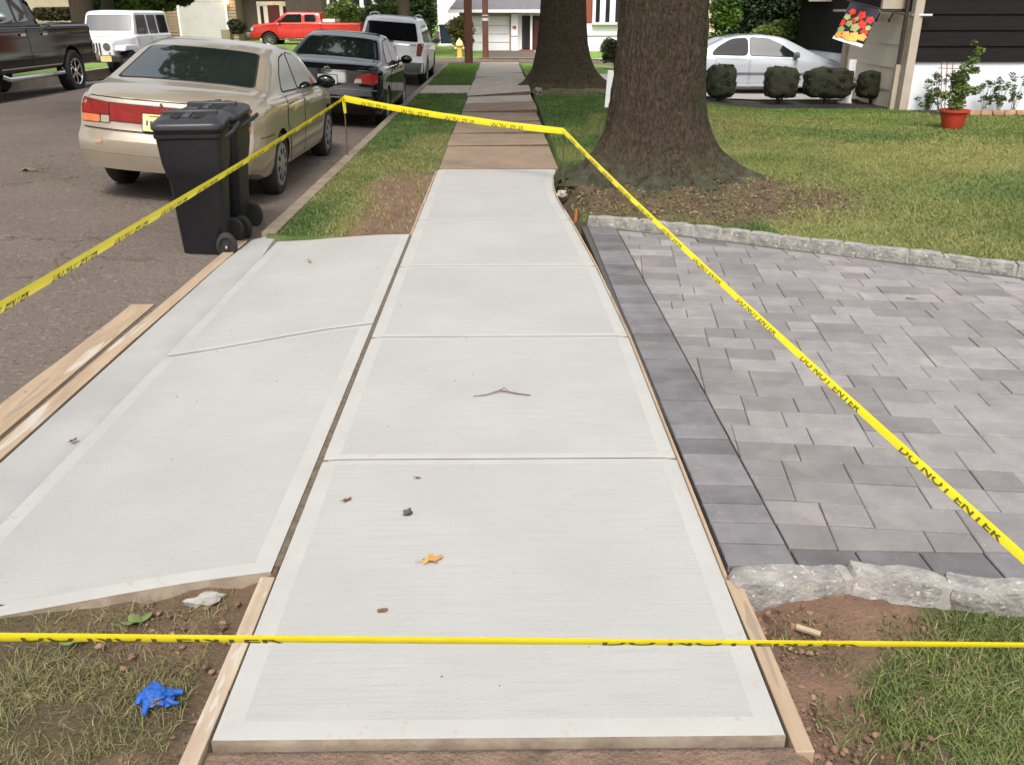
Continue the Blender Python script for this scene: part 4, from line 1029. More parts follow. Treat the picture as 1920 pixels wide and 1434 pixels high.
vehicle('sedan', 'silver compact sedan parked behind the clipped shrubs by the porch', 'car', (4.32, 23.7, -.33), R(-90), 0, ci)

# white off-roader facing the camera on the far side of the street
of = dict(L=4.3, paint=M['whitepaint'], tumble=.10, curv=.02, D=.2, rr=1.2, sw=.03, st=.025,
    w=[(0, .80), (2.9, .80), (2.98, .76), (3.1, .74), (4.25, .62), (4.3, .60)],
    top=[(0, 1.80), (.05, 1.83), (2.55, 1.83), (2.68, 1.80), (2.95, 1.24), (3.02, 1.20), (4.2, 1.13), (4.3, 1.08)],
    belt=[(0, 1.16), (3, 1.16), (4.3, 1.05)], zb=[(0, .5), (4.3, .5)], rear=[(.4, 0), (1, 0)], front=[(.4, 0), (1.0, .0), (1.1, .03)],
    wheels=(.85, 3.75, .41, .26, .80), rim=M['alloy'], nsp=5, mirror=(2.9, 1.28, .84), mirrormat=M['ink'], decals=[])
Do = of['decals']
Do += [('windshield', 'F', rpoly([(-.66, 1.30), (.66, 1.30), (.62, 1.70), (-.62, 1.70)], .05), .006, M['glass'], .012)]
Do += [('front_side_window', 'RL', rpoly([(1.85, 1.20), (2.72, 1.20), (2.55, 1.70), (1.85, 1.70)], .04), .006, M['glass_dk'], .01), ('rear_side_window', 'RL', rpoly([(1.05, 1.20), (1.72, 1.20), (1.72, 1.70), (1.05, 1.70)], .04), .006, M['glass_dk'], .01), ('quarter_window', 'RL', rpoly([(.12, 1.20), (.92, 1.20), (.92, 1.70), (.18, 1.70)], .04), .006, M['glass_dk'], .01)]
for k in range(7): Do += [('grille_slot', 'F', rpoly([(-.275+k*.08, .66), (-.275+k*.08+.045, .66), (-.275+k*.08+.045, 1.0), (-.275+k*.08, 1.0)], .02), .006, M['ink'])]
Do += sym('headlight', 'F', [(.44+.085*math.cos(t), .90+.085*math.sin(t)) for t in np.linspace(0, 5.98, 20)], .02, M['trim_grey'], .01)
Do += sym('parking_light', 'F', [(.50+.03*math.cos(t), .73+.03*math.sin(t)) for t in np.linspace(0, 5.8, 12)], .02, M['amber'])
Do += [('front_door', 'RL', rpoly([(1.78, .62), (1.78, 1.14), (2.8, 1.14), (2.8, .62)], .04), .004, M['whitepaint'], .008), ('rear_door', 'RL', rpoly([(1.0, .62), (1.0, 1.14), (1.74, 1.14), (1.74, .62)], .04), .004, M['whitepaint'], .008)]
jx, jy = -11.36, 26.1
ro, _, _ = vehicle('off_roader', 'white off-roader with slotted grille facing the camera behind the black pickup', 'car', (jx, jy+4.3, zc_(jx, 27)), R(180), 0, of)
q = MB()
for s_ in (1, -1):
    q.prism([(3.2, .78), (3.35, .93), (4.18, .93), (4.28, .84), (4.28, .78), (4.12, .80), (3.4, .80)], 0, .30, 0, Matrix.Translation((s_*.78-.15, 0, 0)) @ Matrix(((0, 0, 1, 0), (1, 0, 0, 0), (0, 1, 0, 0), (0, 0, 0, 1))))
    q.prism([(.3, .78), (.45, .93), (1.25, .93), (1.38, .84), (1.38, .78), (1.25, .80), (.5, .80)], 0, .16, 0, Matrix.Translation((s_*.86-.08, 0, 0)) @ Matrix(((0, 0, 1, 0), (1, 0, 0, 0), (0, 1, 0, 0), (0, 0, 0, 1))))
q.build('fender_flares', M['whitepaint'], ro, bevel=.02)
q = MB(); q.box(-.85, .85, 4.32, 4.52, .50, .68); q.build('front_bumper', M['ink'], ro, bevel=.03)
q = MB(); q.box(-.62, -.32, 4.53, 4.54, .52, .67); q.build('license_plate', M['plate_y'], ro)
q = MB(); q.box(-.45, .45, 4.3, 4.4, .62, .66); q.build('tow_bar', M['ink'], ro)

# black pickup at the left edge
bp = dict(L=6.0, paint=M['blackpaint'], tumble=.26, curv=.05, D=.25,
    w=[(0, .96), (.1, 1.0), (5.5, 1.0), (6, .88)],
    top=[(0, 1.36), (.05, 1.38), (2.38, 1.38), (2.48, 1.84), (2.6, 1.92), (3.9, 1.95), (4.1, 1.90), (4.75, 1.40), (5.8, 1.25), (6, 1.1)], st=.03,
    belt=[(0, 1.33), (4.6, 1.32), (6, 1.1)], zb=[(0, .55), (6, .5)], rear=[(.4, 0), (1.4, .03)], front=[(.4, .03), (.7, 0), (1.2, .05)],
    arches=[(1.25, .50), (4.9, .50)], wheels=(1.25, 4.9, .43, .29, .89), rim=M['chrome'], nsp=6,
    mirror=(4.25, 1.50, 1.04), mirrormat=M['chrome'], decals=[])
Dp = bp['decals']
Dp += [('rear_side_window', 'RL', rpoly([(2.75, 1.42), (3.2, 1.40), (3.2, 1.80), (2.8, 1.80)], .05), .006, M['glass'], .01), ('front_side_window', 'RL', rpoly([(3.3, 1.40), (4.5, 1.38), (4.0, 1.78), (3.3, 1.80)], .05), .006, M['glass'], .01)]
Dp += [('front_door', 'RL', rpoly([(3.06, .62), (3.06, 1.36), (4.35, 1.34), (4.35, .62)], .04), .004, M['blackpaint'], .006, [('door_handle', rpoly([(3.14, 1.16), (3.34, 1.16), (3.34, 1.2), (3.14, 1.2)], .015), .03, M['chrome'])])]
Dp += [('rear_door', 'RL', rpoly([(2.15, .9), (2.15, 1.36), (3.02, 1.36), (3.02, .62), (2.3, .62)], .04), .004, M['blackpaint'], .006, [('door_handle', rpoly([(2.24, 1.16), (2.44, 1.16), (2.44, 1.2), (2.24, 1.2)], .015), .03, M['chrome'])])]
Dp += [('bed_rail', 'RL', [(.05, 1.30), (1.95, 1.30), (1.95, 1.335), (.05, 1.335)], .014, M['trim_grey']), ('rocker_trim', 'RL', [(1.8, .60), (4.3, .60), (4.3, .625), (1.8, .625)], .012, M['chrome'])]
Dp += [('tail_light', 'RL', rpoly([(.02, .95), (.13, .95), (.13, 1.28), (.02, 1.28)], .02), .012, M['tail'])]
tx_, ty_ = -11.18, 23.7
rt, _, _ = vehicle('pickup_truck', 'glossy black pickup with chrome steps, cut off by the left edge', 'truck', (tx_, ty_, zc_(tx_, 22)-.02), R(180), 0, bp)
for s_ in (1, -1):
    q = MB(); q.tube([(s_*.98, 1.85, .50), (s_*1.06, 1.95, .44), (s_*1.06, 4.2, .44), (s_*.98, 4.3, .50)], .045, 10); q.build('side_step', M['chrome'], rt, smooth=50)
q = MB(); q.box(-.98, .98, -.16, .0, .58, .78); q.build('rear_bumper', M['chrome'], rt, bevel=.03); rt.scale = (1, 1.08, 1.13)

# ------------------------------------------------------------------ trash bins
def trash_bin(name, label, loc, rz, tx=0):
    t = thing(name, label, 'trash bin', loc, rz, 'black wheeled trash bins at the kerb')
    def ringpts(w_, d_, z, r=.07, n=5, dy=0):
        out = []
        for cx, cy, a0 in ((w_-r, d_-r, 0), (-(w_-r), d_-r, 90), (-(w_-r), -(d_-r), 180), (w_-r, -(d_-r), 270)):
            for k in range(n):
                a = R(a0+90*k/(n-1)); out.append((cx+r*math.cos(a), cy+dy+r*math.sin(a), z))
        return out
    def loft(b, secs):
        base = len(b.v); n = len(secs[0])
        for s_ in secs: b.v += s_
        for k in range(len(secs)-1):
            for j in range(n): b.f.append((base+k*n+j, base+k*n+(j+1) % n, base+(k+1)*n+(j+1) % n, base+(k+1)*n+j)); b.m.append(0)
        b.f.append(tuple(base+j for j in reversed(range(n)))); b.f.append(tuple(base+(len(secs)-1)*n+j for j in range(n))); b.m += [0, 0]
    b = MB()
    loft(b, [ringpts(.20, .20, .02, dy=-.02), ringpts(.205, .205, .05, dy=-.02), ringpts(.236, .25, .58), ringpts(.25, .262, .60), ringpts(.268, .285, .70), ringpts(.278, .30, .86), ringpts(.292, .315, .875), ringpts(.292, .315, .895), ringpts(.28, .30, .90), ringpts(.29, .31, .915), ringpts(.29, .31, .93)])
    b.build('body', M['black_plastic'], t, smooth=35)
    b = MB()
    loft(b, [ringpts(.302, .325, .925, .09), ringpts(.306, .33, .945, .09), ringpts(.30, .322, .965, .09), ringpts(.26, .285, .985, .09), ringpts(.20, .23, .998, .08), ringpts(.10, .12, 1.004, .04)])
    for sx in (-1, 1):      # raised pads each side of a centre ridge
        for (y0, y1) in ((-.20, .22),):
            pass
    b.box(-.035, .035, -.25, .25, .99, 1.022)
    b.box(-.22, .22, -.035, .035, .985, 1.014)
    lid = b.build('lid', M['lid_plastic_skylit'], t, smooth=35, bevel=.006)
    for sx in (-1, 1):
        for sy in (-1, 1):
            q = MB(); q.prism(rpoly([(sx*.05, sy*.05), (sx*.235, sy*.06), (sx*.20, sy*.155), (sx*.05, sy*.17)], .04), .975, 1.004); q.build('lid_recess_shade', M['blackgap'], lid)  # flat black pads painted for the shade in the lid hollows
    # rear handle and axle (rear is -y)... wheels at +x side
    q = MB(); q.tube([(-.2, .33, .86), (-.2, .40, .90), (.2, .40, .90), (.2, .33, .86)], .016, 8); q.build('handle', M['black_plastic'], t, smooth=50)
    for s_ in (1, -1):
        q = MB(); Mx = Matrix.Translation((s_*.235, .215, .10)) @ Matrix.Rotation(math.pi/2, 4, 'Y') @ Matrix.Diagonal((1, 1, s_, 1))
        q.lathe([(.05, -.03), (.09, -.03), (.10, -.02), (.10, .02), (.09, .03), (.07, .032), (.065, .018), (.03, .018), (.028, .03), (.001, .032)], 26, 0, Mx)
        wh = q.build('wheel', M['rubber'], t, smooth=40)
        q = MB(); q.lathe([(.013, .03), (.012, .04), (.001, .043)], 12, 0, Mx); q.build('axle_cap', M['chrome'], wh)
    return t
def copy_tree(o, parent=None):
    c = o.copy(); COL.objects.link(c); c.parent = parent
    for ch in list(o.children): copy_tree(ch, c)
    return c
tb = trash_bin('trash_bin', 'black wheeled trash bin nearest the camera, standing by the gold sedan', (-2.275, 6.74, zc_(-2.275, 6.74)-.03), 0)
tb.rotation_euler = (0, R(3), R(-82)); tb.scale = (.92, .76, 1.05)
t2 = copy_tree(tb); t2.location = (-2.30, 7.36, zc_(-2.30, 7.36)-.03); t2.rotation_euler = (0, R(3), R(-88))
t2['label'] = 'second black trash bin, half hidden behind the front one'

# ------------------------------------------------------------------ trees
def leafcloud(n, blobs, size, seed, flat=.35, base=(1, 1, 1), var=.5):
    g = np.random.default_rng(seed); bl = np.array(blobs, float)        # x,y,z,rx,ry,rz
    vol = bl[:, 3]*bl[:, 4]*bl[:, 5]; pk = g.choice(len(bl), n, p=vol/vol.sum())
    d = g.normal(size=(n, 3)); d /= np.linalg.norm(d, axis=1)[:, None]; rad = g.uniform(.0, 1, n)**.38
    c = bl[pk, :3]+d*rad[:, None]*bl[pk, 3:6]
    a = g.normal(size=(n, 3)); a[:, 2] *= flat; a /= np.linalg.norm(a, axis=1)[:, None]
    u = np.cross(a, g.normal(size=(n, 3))); u /= np.linalg.norm(u, axis=1)[:, None]
    s = size*g.uniform(.5, 1.3, n)[:, None]
    V = np.stack([c-a*s, c+u*s*.5, c+a*s, c-u*s*.5], 1).reshape(-1, 3); o = np.arange(n)[:, None]*4
    tv = g.uniform(1-var, 1+var, len(bl))[pk]*g.uniform(.7, 1.3, n)
    cols = np.repeat(np.array(base)*tv[:, None]*np.stack([g.uniform(.85, 1.25, n), np.ones(n), np.ones(n)], 1), 4, 0)
    return V, o+np.array([[0, 1, 2, 3]]), cols
def foliage(name, n, blobs, size, mat, seed, parent=None, **k):
    V, Fq, c = leafcloud(n, blobs, size, seed, **k); return fast(name, V, Fq, mat, cols=c, parent=parent)
def blobs_in(cx, cy, cz, rx, ry, rz, k, r, seed):
    g = random.Random(seed); out = []
    while len(out) < k:
        p = [g.uniform(-1, 1) for _ in range(3)]
        if sum(q*q for q in p) > 1: continue
        s = r*g.uniform(.6, 1.3); out.append((cx+p[0]*rx, cy+p[1]*ry, cz+p[2]*rz, s, s, s*.75))
    return out
def big_trunk(name_label, cx, cy, z0, prof, roots, seed, hgt, cat='tree', off=(0, 0)):
    t = thing('oak_tree', name_label, 'tree', (0, 0, 0)); nA, zs_ = 280, np.concatenate([np.linspace(0, .9, 70)**1.4*.9+z0, np.linspace(z0+.82, 2.4, 90), np.linspace(2.45, hgt, 20)])
    zs_ = np.sort(zs_)
    A = np.linspace(0, 2*math.pi, nA, endpoint=False); V = []
    for zz in zs_:
        r = np.interp(zz-z0, [p[0] for p in prof], [p[1] for p in prof])
        ex = np.zeros(nA)
        for (ang, amp, wd) in roots:
            dd = np.abs((A-ang+math.pi) % (2*math.pi)-math.pi); ex += amp*np.exp(-(dd/wd)**2)*math.exp(-max(0, (zz-z0))/.22)
            ex += amp*.06*np.exp(-(dd/(wd*1.4))**2)*math.exp(-max(0, (zz-z0))/1.1)
        rr0 = r+ex
        n1 = fbm(A*9+seed, zz*1.1+A*0, 4)-.5; n1 = (n1+np.roll(n1, nA//2))*.5 if False else n1
        wrap = np.minimum(1, np.minimum(A, 2*math.pi-A)/.35); rid = np.abs(vnoise(A*15, zz*1.9+vnoise(A*4, zz*.8, 8)*2+A*0, 5)-.5)
        lo_ = math.exp(-max(0, zz-z0)/.4); rid2 = np.abs(vnoise(A*34+vnoise(A*9, zz*2.4+A*0, 17)*2.5, zz*3.4+A*0, 15)-.5)
        rr1 = rr0+wrap*(n1*.05+rid*.02+rid2*.038)+wrap*.035*lo_*(fbm(A*16, zz*18+A*0, 22)-.5)*2+.012*wrap*(vnoise(A*60, zz*22+A*0, 12)-.5)
        V.append(np.stack([cx+np.cos(A)*rr1, cy+np.sin(A)*rr1, np.full(nA, zz)], 1))
    V = np.concatenate(V); k = len(zs_); i = np.arange((k-1)*nA); r_, c_ = i//nA, i % nA
    Fq = np.stack([r_*nA+c_, r_*nA+(c_+1) % nA, (r_+1)*nA+(c_+1) % nA, (r_+1)*nA+c_], 1)
    fast('trunk', V, Fq, M['bark'], smooth=True, parent=t)
    g = random.Random(seed); mb = MB(); top = Vector((cx, cy, hgt-.3)); rt_ = prof[-1][1]
    for k in range(7):
        a = k*.9+g.uniform(-.3, .3); l = g.uniform(3.2, 4.6); e = top+Vector((math.cos(a)*l, math.sin(a)*l, g.uniform(1.5, 4)))
        m_ = top.lerp(e, .5)+Vector((0, 0, .5)); mb.tube([top, m_, e], [rt_*.45, rt_*.26, .05], 8)
        for j in range(3):
            a2 = a+g.uniform(-1, 1); e2 = m_+Vector((math.cos(a2)*2, math.sin(a2)*2, g.uniform(.2, 2))); mb.tube([m_, e2], [rt_*.16, .03], 6)
    mb.build('limbs', M['bark'], t, smooth=50)
    foliage('crown', 44000, blobs_in(cx+off[0], cy+off[1], hgt+3.2, 6.3, 6.3, 2.6, 62, 1.1, seed), .15, M['leaf'], seed, t)  # unseen crown, shifted off its trunk to shape the car-window reflections
    return t
big_trunk('massive oak trunk with flared mossy base beside the paver driveway', 1.625, 9.42, .0,
          [(0, .62), (.12, .56), (.3, .50), (.6, .455), (1, .43), (2, .415), (5, .40), (7, .34)],
          [(R(-8), .58, .18), (R(-34), .42, .14), (R(178), .40, .24), (R(208), .50, .18), (R(-98), .42, .22), (R(-62), .42, .2), (R(-130), .34, .2), (R(140), .3, .3), (R(60), .3, .3)], 3, 6.2, off=(-4.0, 3.2))
big_trunk('second large oak trunk with spreading roots, beside the heaved old walk', 1.37, 20.6, .0,
          [(0, .80), (.2, .68), (.5, .60), (1, .52), (2, .46), (5, .43), (7, .36)],
          [(R(-10), .75, .3), (R(190), .45, .3), (R(-70), .2, .3), (R(235), .2, .3), (R(120), .4, .3), (R(40), .4, .3)], 9, 6.4, off=(-3.0, 1.5))
def street_tree(label, px0, px1, Y, seed, crown_h=8, zb=None):
    a, c = atd(px0, 10, Y), atd(px1, 10, Y); cx = (a.x+c.x)/2; r = (c.x-a.x)/2; z0 = g1(cx, Y)
    t = thing('tree', label, 'tree', (0, 0, 0)); b = MB()
    b.tube([(cx, Y, z0-.1), (cx, Y, z0+.25), (cx, Y, z0+1), (cx+.05, Y, 4), (cx, Y, 7)], [r*1.5, r*1.15, r, r*.95, r*.7], 14); b.build('trunk', M['bark'], t, smooth=60)
    foliage('crown', 14000, blobs_in(cx, Y, crown_h, 4, 4, 2.6, 34, 1.1, seed), .2, M['leaf'], seed, t)
    return t
street_tree('thick trunk between the black pickup and the white off-roader, at the left', 130, 173, 36, 21)
street_tree('slimmer trunk behind the white off-roader', 190, 213, 40, 22)
street_tree('grey trunk rising behind the white SUV', 745, 768, 47, 23)
# trees mirrored in car windows: across the street, and unseen ones added behind camera
for k, (x_, y_, sd) in enumerate(((-15.5, 4, 31), (-16, 15, 32), (-9, -12, 34), (10, -14, 33))):
    t = thing('oak_tree', ['tall leafy tree across the street near the black pickup', 'tall leafy tree across the street behind the black pickup', 'unseen leafy tree added behind the camera for window reflections', 'unseen leafy tree added behind the camera on the right for window reflections'][k], 'tree')
    b = MB(); b.tube([(x_, y_, -.2), (x_, y_, 1), (x_, y_, 6), (x_, y_, 8)], [.6, .42, .36, .2], 12); b.build('trunk', M['bark'], t, smooth=60)
    foliage('crown', 16000, blobs_in(x_, y_, 8.5, 4.6, 4.6, 3.2, 40, 1.3, sd), .22, M['leaf'], sd, t)

# ------------------------------------------------------------------ hedges and shrubs
def shrub(name, label, cat, blobs, n, size, mat, seed, group=None, stem=None, **k):
    t = thing(name, label, cat, (0, 0, 0), 0, group)
    if stem:
        b = MB(); x_, y_, z_, h_ = stem
        for j in range(5):
            a = j*1.3; b.tube([(x_+.03*math.cos(a), y_+.03*math.sin(a), z_-.05), (x_+.12*math.cos(a), y_+.12*math.sin(a), z_+h_)], [.018, .01], 5)
        b.build('stems', M['bark'], t)
    foliage('foliage', n, blobs, size, mat, seed, t, **k); return t
def clipped(x_, y_, z_, w_, h_, d_, seed):
    out = []; g = random.Random(seed)
    for k in range(120):
        u, v, t = g.uniform(-1, 1), g.uniform(-1, 1), g.uniform(-1, 1)
        m = (abs(u)**4+abs(v)**4+abs(t)**4)**.25
        if m > 0: q = max(abs(u), abs(v), abs(t))/m; u, v, t = u*q, v*q, t*q
        out.append((x_+u*w_*.42, y_+v*d_*.42, z_+h_*.57+t*h_*.39, w_*.10, d_*.10, h_*.08))
    return out
for k, (p0_, p1_, top_, lab) in enumerate(((1324, 1379, 120, 'clipped dark shrub nearest the big oak, before the silver sedan rear wheel'), (1432, 1496, 124, 'clipped round shrub in front of the silver sedan doors'), (1505, 1600, 126, 'widest clipped shrub, hiding the silver sedan front wheel'), (1608, 1671, 132, 'clipped square shrub against the cream wall'))):
    a = atd(p0_, 160, 20.7); c = atd(p1_, 160, 20.7); tp = atd((p0_+p1_)/2, top_, 20.7); z_ = g1(6, 20.7)
    x_ = (a.x+c.x)/2; w_ = c.x-a.x
    shrub('clipped_shrub', lab, 'shrub', clipped(x_, 20.7, z_, w_, tp.z-z_, .75, k), int(26000*w_), .019, M['yew'], 40+k, 'clipped shrubs in the mulch bed', (x_, 20.7, z_, .3), var=.25)
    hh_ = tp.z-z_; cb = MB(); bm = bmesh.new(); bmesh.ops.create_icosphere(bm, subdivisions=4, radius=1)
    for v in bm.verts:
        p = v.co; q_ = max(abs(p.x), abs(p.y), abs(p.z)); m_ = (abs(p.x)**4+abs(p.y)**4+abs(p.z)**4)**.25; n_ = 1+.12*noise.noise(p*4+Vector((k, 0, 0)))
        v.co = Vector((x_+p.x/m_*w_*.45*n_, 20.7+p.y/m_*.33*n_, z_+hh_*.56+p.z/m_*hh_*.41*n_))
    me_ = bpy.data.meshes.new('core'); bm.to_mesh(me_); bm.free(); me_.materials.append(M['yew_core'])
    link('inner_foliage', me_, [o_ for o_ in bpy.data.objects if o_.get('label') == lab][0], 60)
p = atd(1150, 130, 30); shrub('clipped_shrub', 'dark round bush between the two oak trunks', 'shrub', clipped(p.x+.1, 30, g1(p.x, 30), 1.1, .95, 1.0, 9), 7000, .04, M['yew'], 50, var=.25)
def tallhedge(px0, px1, Y, ztop, k, seed, r=.8):
    a = atd(px0, 50, Y).x; c = atd(px1, 50, Y).x; g = random.Random(seed); z0 = g1((a+c)/2, Y)
    return [(g.uniform(a+r*.6, c-r*.6), Y+g.uniform(-.5, .5), z0+g.uniform(.2, ztop), r*g.uniform(.6, 1.2), r*.8, r*g.uniform(.5, 1)) for _ in range(k)]
shrub('evergreen', 'dense tall evergreen hedge behind the silver sedan', 'hedge', tallhedge(1340, 1545, 31, 4.5, 60, 61, .9), 42000, .07, M['needle'], 61, var=.6)
shrub('evergreen', 'bright green narrow conifer at the left end of the evergreen hedge', 'tree', tallhedge(1333, 1375, 30, 4.2, 22, 62, .45), 12000, .06, M['leaf'], 62, var=.5, base=(1.6, 1.9, .8))
shrub('low_shrub', 'yellow-green shrub over the silver sedan roof', 'shrub', [(atd(x_, y_, 27.5).x, 27.5, atd(x_, y_, 27.5).z, .5, .4, .22) for x_, y_ in ((1440, 62), (1475, 50), (1505, 58), (1530, 75), (1465, 66), (1500, 90), (1530, 100))], 6000, .05, M['bright_leaf'], 63, var=.6, base=(.8, .75, .7))
p = atd(1350, 60, 33)
# azaleas and bushes by the brown house
def at_blobs(L, Y, r, ry=.6): return [(atd(x_, y_, Y).x, Y, atd(x_, y_, Y).z, r*(1.4), ry, r) for x_, y_ in L]
shrub('azalea', 'bright green azalea under the windows of the brown house', 'shrub', at_blobs([(632, 22), (648, 18), (660, 28), (675, 34), (640, 38), (655, 44), (672, 50), (690, 44), (625, 48), (645, 58)], 53.6, .55), 9000, .09, M['bright_leaf'], 70, var=.6, base=(1.7, 1.7, 1.3))
shrub('bush', 'loose green bush between the azalea and the white SUV', 'shrub', at_blobs([(700, 32), (715, 28), (730, 25), (700, 45), (722, 42), (742, 38), (760, 42), (776, 50), (784, 62), (788, 75), (784, 85)], 52.5, .6), 9000, .10, M['leaf'], 71, var=.6, base=(1.1, 1.2, .9))
shrub('tree', 'dense green tree filling the gap left of the white house', 'tree', at_blobs([(715, 8), (730, 4), (772, 6), (778, 12), (774, 28), (780, 34), (780, 48), (770, 44), (768, -30), (775, -40), (715, -30), (750, -40), (778, -15)], 57, .95, 1.2), 16000, .13, M['leaf'], 72, var=.8)
shrub('bush', 'orange-tinged round bush left of the utility pole', 'shrub', at_blobs([(852, 50), (862, 44), (870, 46), (858, 62), (866, 66), (874, 58), (862, 76), (872, 78)], 47, .34, .5), 7000, .06, M['leaf'], 73, var=.5, base=(1.5, .85, .5))
shrub('hedge', 'low brown-green hedge before the beige house at the left edge', 'hedge', at_blobs([(75+i_*7, 27, ) for i_ in range(9)], 42, .28, .4), 6000, .08, M['yew'], 74, var=.4, base=(1.6, 1.4, 1.0))
shrub('bush', 'leafy bush behind the white off-roader roof', 'bush', at_blobs([(185, 4), (205, 2), (230, 0), (255, 4), (280, 2), (310, 0), (222, -12), (300, -14), (340, -10), (180, -14)], 44, .5, .8), 9000, .12, M['leaf'], 75, var=.7, base=(1.3, 1.3, .9))
shrub('bush', 'small green bush against the white siding across the cross street', 'bush', at_blobs([(1142, 80), (1152, 84), (1160, 88), (1148, 92), (1136, 90)], 53, .28, .4), 3000, .06, M['leaf'], 76, var=.4)
shrub('planter_bush', 'dark potted bush beside the grey garage door', 'bush', at_blobs([(440, 46), (450, 50), (444, 56)], 53, .3, .3), 2500, .07, M['yew'], 77)

# ------------------------------------------------------------------ houses
def siding(b, x0, x1, y, z0, z1, ex, mi=0, depth=.02, facing=-1):
    z = z0
    while z < z1-.01:
        zt = min(z+ex, z1)
        b.add([(x0, y+facing*depth, z), (x1, y+facing*depth, z), (x1, y, zt), (x0, y, zt), (x0, y, z), (x1, y, z)], [(0, 1, 2, 3), (4, 5, 1, 0)], mi); z = zt
def part(name, parent, mat, *boxes, bevel=0):
    b = MB()
    for q in boxes: b.box(*q)
    return b.build(name, mat, parent, bevel=bevel)
# right-hand house --------------------------------------------------
h1 = thing('house', 'dark-sided house with white painted base wall at the right edge', 'house')
part('base_wall', h1, M['white_rough'], (8.58, 17, 19.3, 27, -.45, .66))
b = MB(); siding(b, 8.56, 17, 19.28, .665, 3.6, .305, 0, .03); b.box(8.56, 17, 19.285, 27, .665, 3.6)
b.build('siding', M['darksiding'], h1)
part('corner_board', h1, M['beige'], (8.44, 8.62, 19.22, 19.42, -.35, 3.6), bevel=.01)
YW = 21.4
def hx(px, Y, py=100): return atd(px, py, Y).x
def hz(py, Y, px=1650): return atd(px, py, Y).z
b = MB(); z_ = -.4
while z_ < 1.6:
    zt = min(z_+.46, 1.62); b.add([(8.425, 19.45, z_), (8.425, 22.55, z_), (8.445, 22.55, zt), (8.445, 19.45, zt), (8.46, 19.45, z_), (8.46, 22.55, z_)], [(0, 3, 2, 1), (0, 1, 5, 4)]); z_ += .46
b.box(8.45, 8.555, 19.45, 22.55, -.4, 1.62); b.build('side_wall', M['cream'], h1)
part('pilaster', h1, M['beige'], (8.36, 8.56, 22.55, 22.8, -.4, 1.7), bevel=.01)
part('downspout', h1, M['ink'], (8.36, 8.42, 19.46, 19.54, .58, 3.2)); part('downspout', h1, M['beige'], (8.33, 8.43, 19.44, 19.56, -.35, .60))
part('fascia', h1, M['beige'], (7.95, 8.42, 19.7, 19.8, 1.68, 1.86)); part('soffit', h1, M['beige'], (7.95, 8.42, 19.8, 22.6, 1.63, 1.68))
for k, y_ in enumerate((21.6, 20.9, 20.2)):
    b = MB(); b.tube([(8.40, y_, 1.60), (8.36, y_, 1.50), (8.33, y_, 1.43)], [.02, .012, .032], 8); b.build('plant_hook', M['ink'], h1)
part('roof', h1, M['shingle'], (8.3, 17.5, 18.9, 28, 3.6, 3.75))
YP = 25.2
part('porch_roof', h1, M['maroon'], (hx(1500, YP), hx(1700, YP), YP-.6, YP+3, hz(-2, YP), hz(-2, YP)+.3)); part('porch_fascia', h1, M['beige'], (hx(1490, YP), hx(1700, YP), YP-.7, YP-.6, hz(4, YP), hz(-8, YP)))
part('porch_post', h1, M['beige'], (hx(1537, YP), hx(1563, YP), YP, YP+.3, -.4, hz(-2, YP)), bevel=.01)
part('porch_window_frame', h1, M['white'], (hx(1570, 26.4), hx(1576, 26.4), 26.3, 26.4, hz(50, 26.4), hz(0, 26.4)), (hx(1583, 26.4), hx(1592, 26.4), 26.3, 26.4, hz(50, 26.4), hz(0, 26.4)), (hx(1560, 26.4), hx(1600, 26.4), 26.3, 26.38, hz(52, 26.4), hz(47, 26.4)))
part('porch_wall', h1, M['white'], (hx(1562, YP), hx(1665, YP), YP, YP+.2, -.4, hz(105, YP)), bevel=.01)
part('corner_post', h1, M['white'], (hx(1594, 20.9), hx(1607, 20.9), 20.85, 20.95, -.33, hz(112, 20.9)), (hx(1586, 20.9), hx(1607, 20.9), 20.8, 21.0, -.34, -.26))
part('porch_back', h1, M['darksiding'], (hx(1562, 27), hx(1720, 27), 27, 27.2, -.4, 3.0))
lan = thing('lantern', 'red lantern standing on the white porch wall', 'lantern', tuple(atd(1581, 104, 25.3)))
b = MB(); b.lathe([(.12, 0), (.12, .02), (.08, .04), (.08, .20), (.10, .21), (.04, .26), (.015, .29)], 12); b.build('frame', M['maroon'], lan, smooth=40)
b = MB(); b.lathe([(.083, .05), (.083, .19)], 10); b.build('glass', M['tail'], lan)
# garden flag
fl = thing('garden_flag', 'garden flag with red poppies over orange blooms, hanging from a slanted pole', 'flag')
A_, B_, C_, D_ = Vector((6.93, 18.8, 1.80)), Vector((7.55, 18.82, 1.66)), Vector((7.28, 18.78, .96)), Vector((6.66, 18.78, 1.13))
def fp(u, v, off=0):
    p = (A_*(1-u)+B_*u)*(1-v)+(D_*(1-u)+C_*u)*v; return p+Vector((0, -.03*math.sin(u*6+v*3)-off, 0))
b = MB()
for i_ in range(13):
    for j in range(13): b.v.append(tuple(fp(i_/12, j/12)))
for i_ in range(12):
    for j in range(12): b.f.append((i_*13+j, i_*13+13+j, i_*13+14+j, i_*13+j+1)); b.m.append(1 if j >= 11 else 0)
b.build('cloth', [nmat('navy_cloth', (.015, .012, .03), (.02, .015, .035), 4, .8), M['white']], fl, smooth=60)
FC = {'r': nmat('poppy_red', (.70, .04, .02), (.55, .03, .02), 20, .8), 'g': nmat('flag_green', (.40, .45, .16), (.25, .33, .14), 20, .8), 'o': nmat('flag_orange', (.85, .33, .06), (.85, .45, .12), 14, .8)}
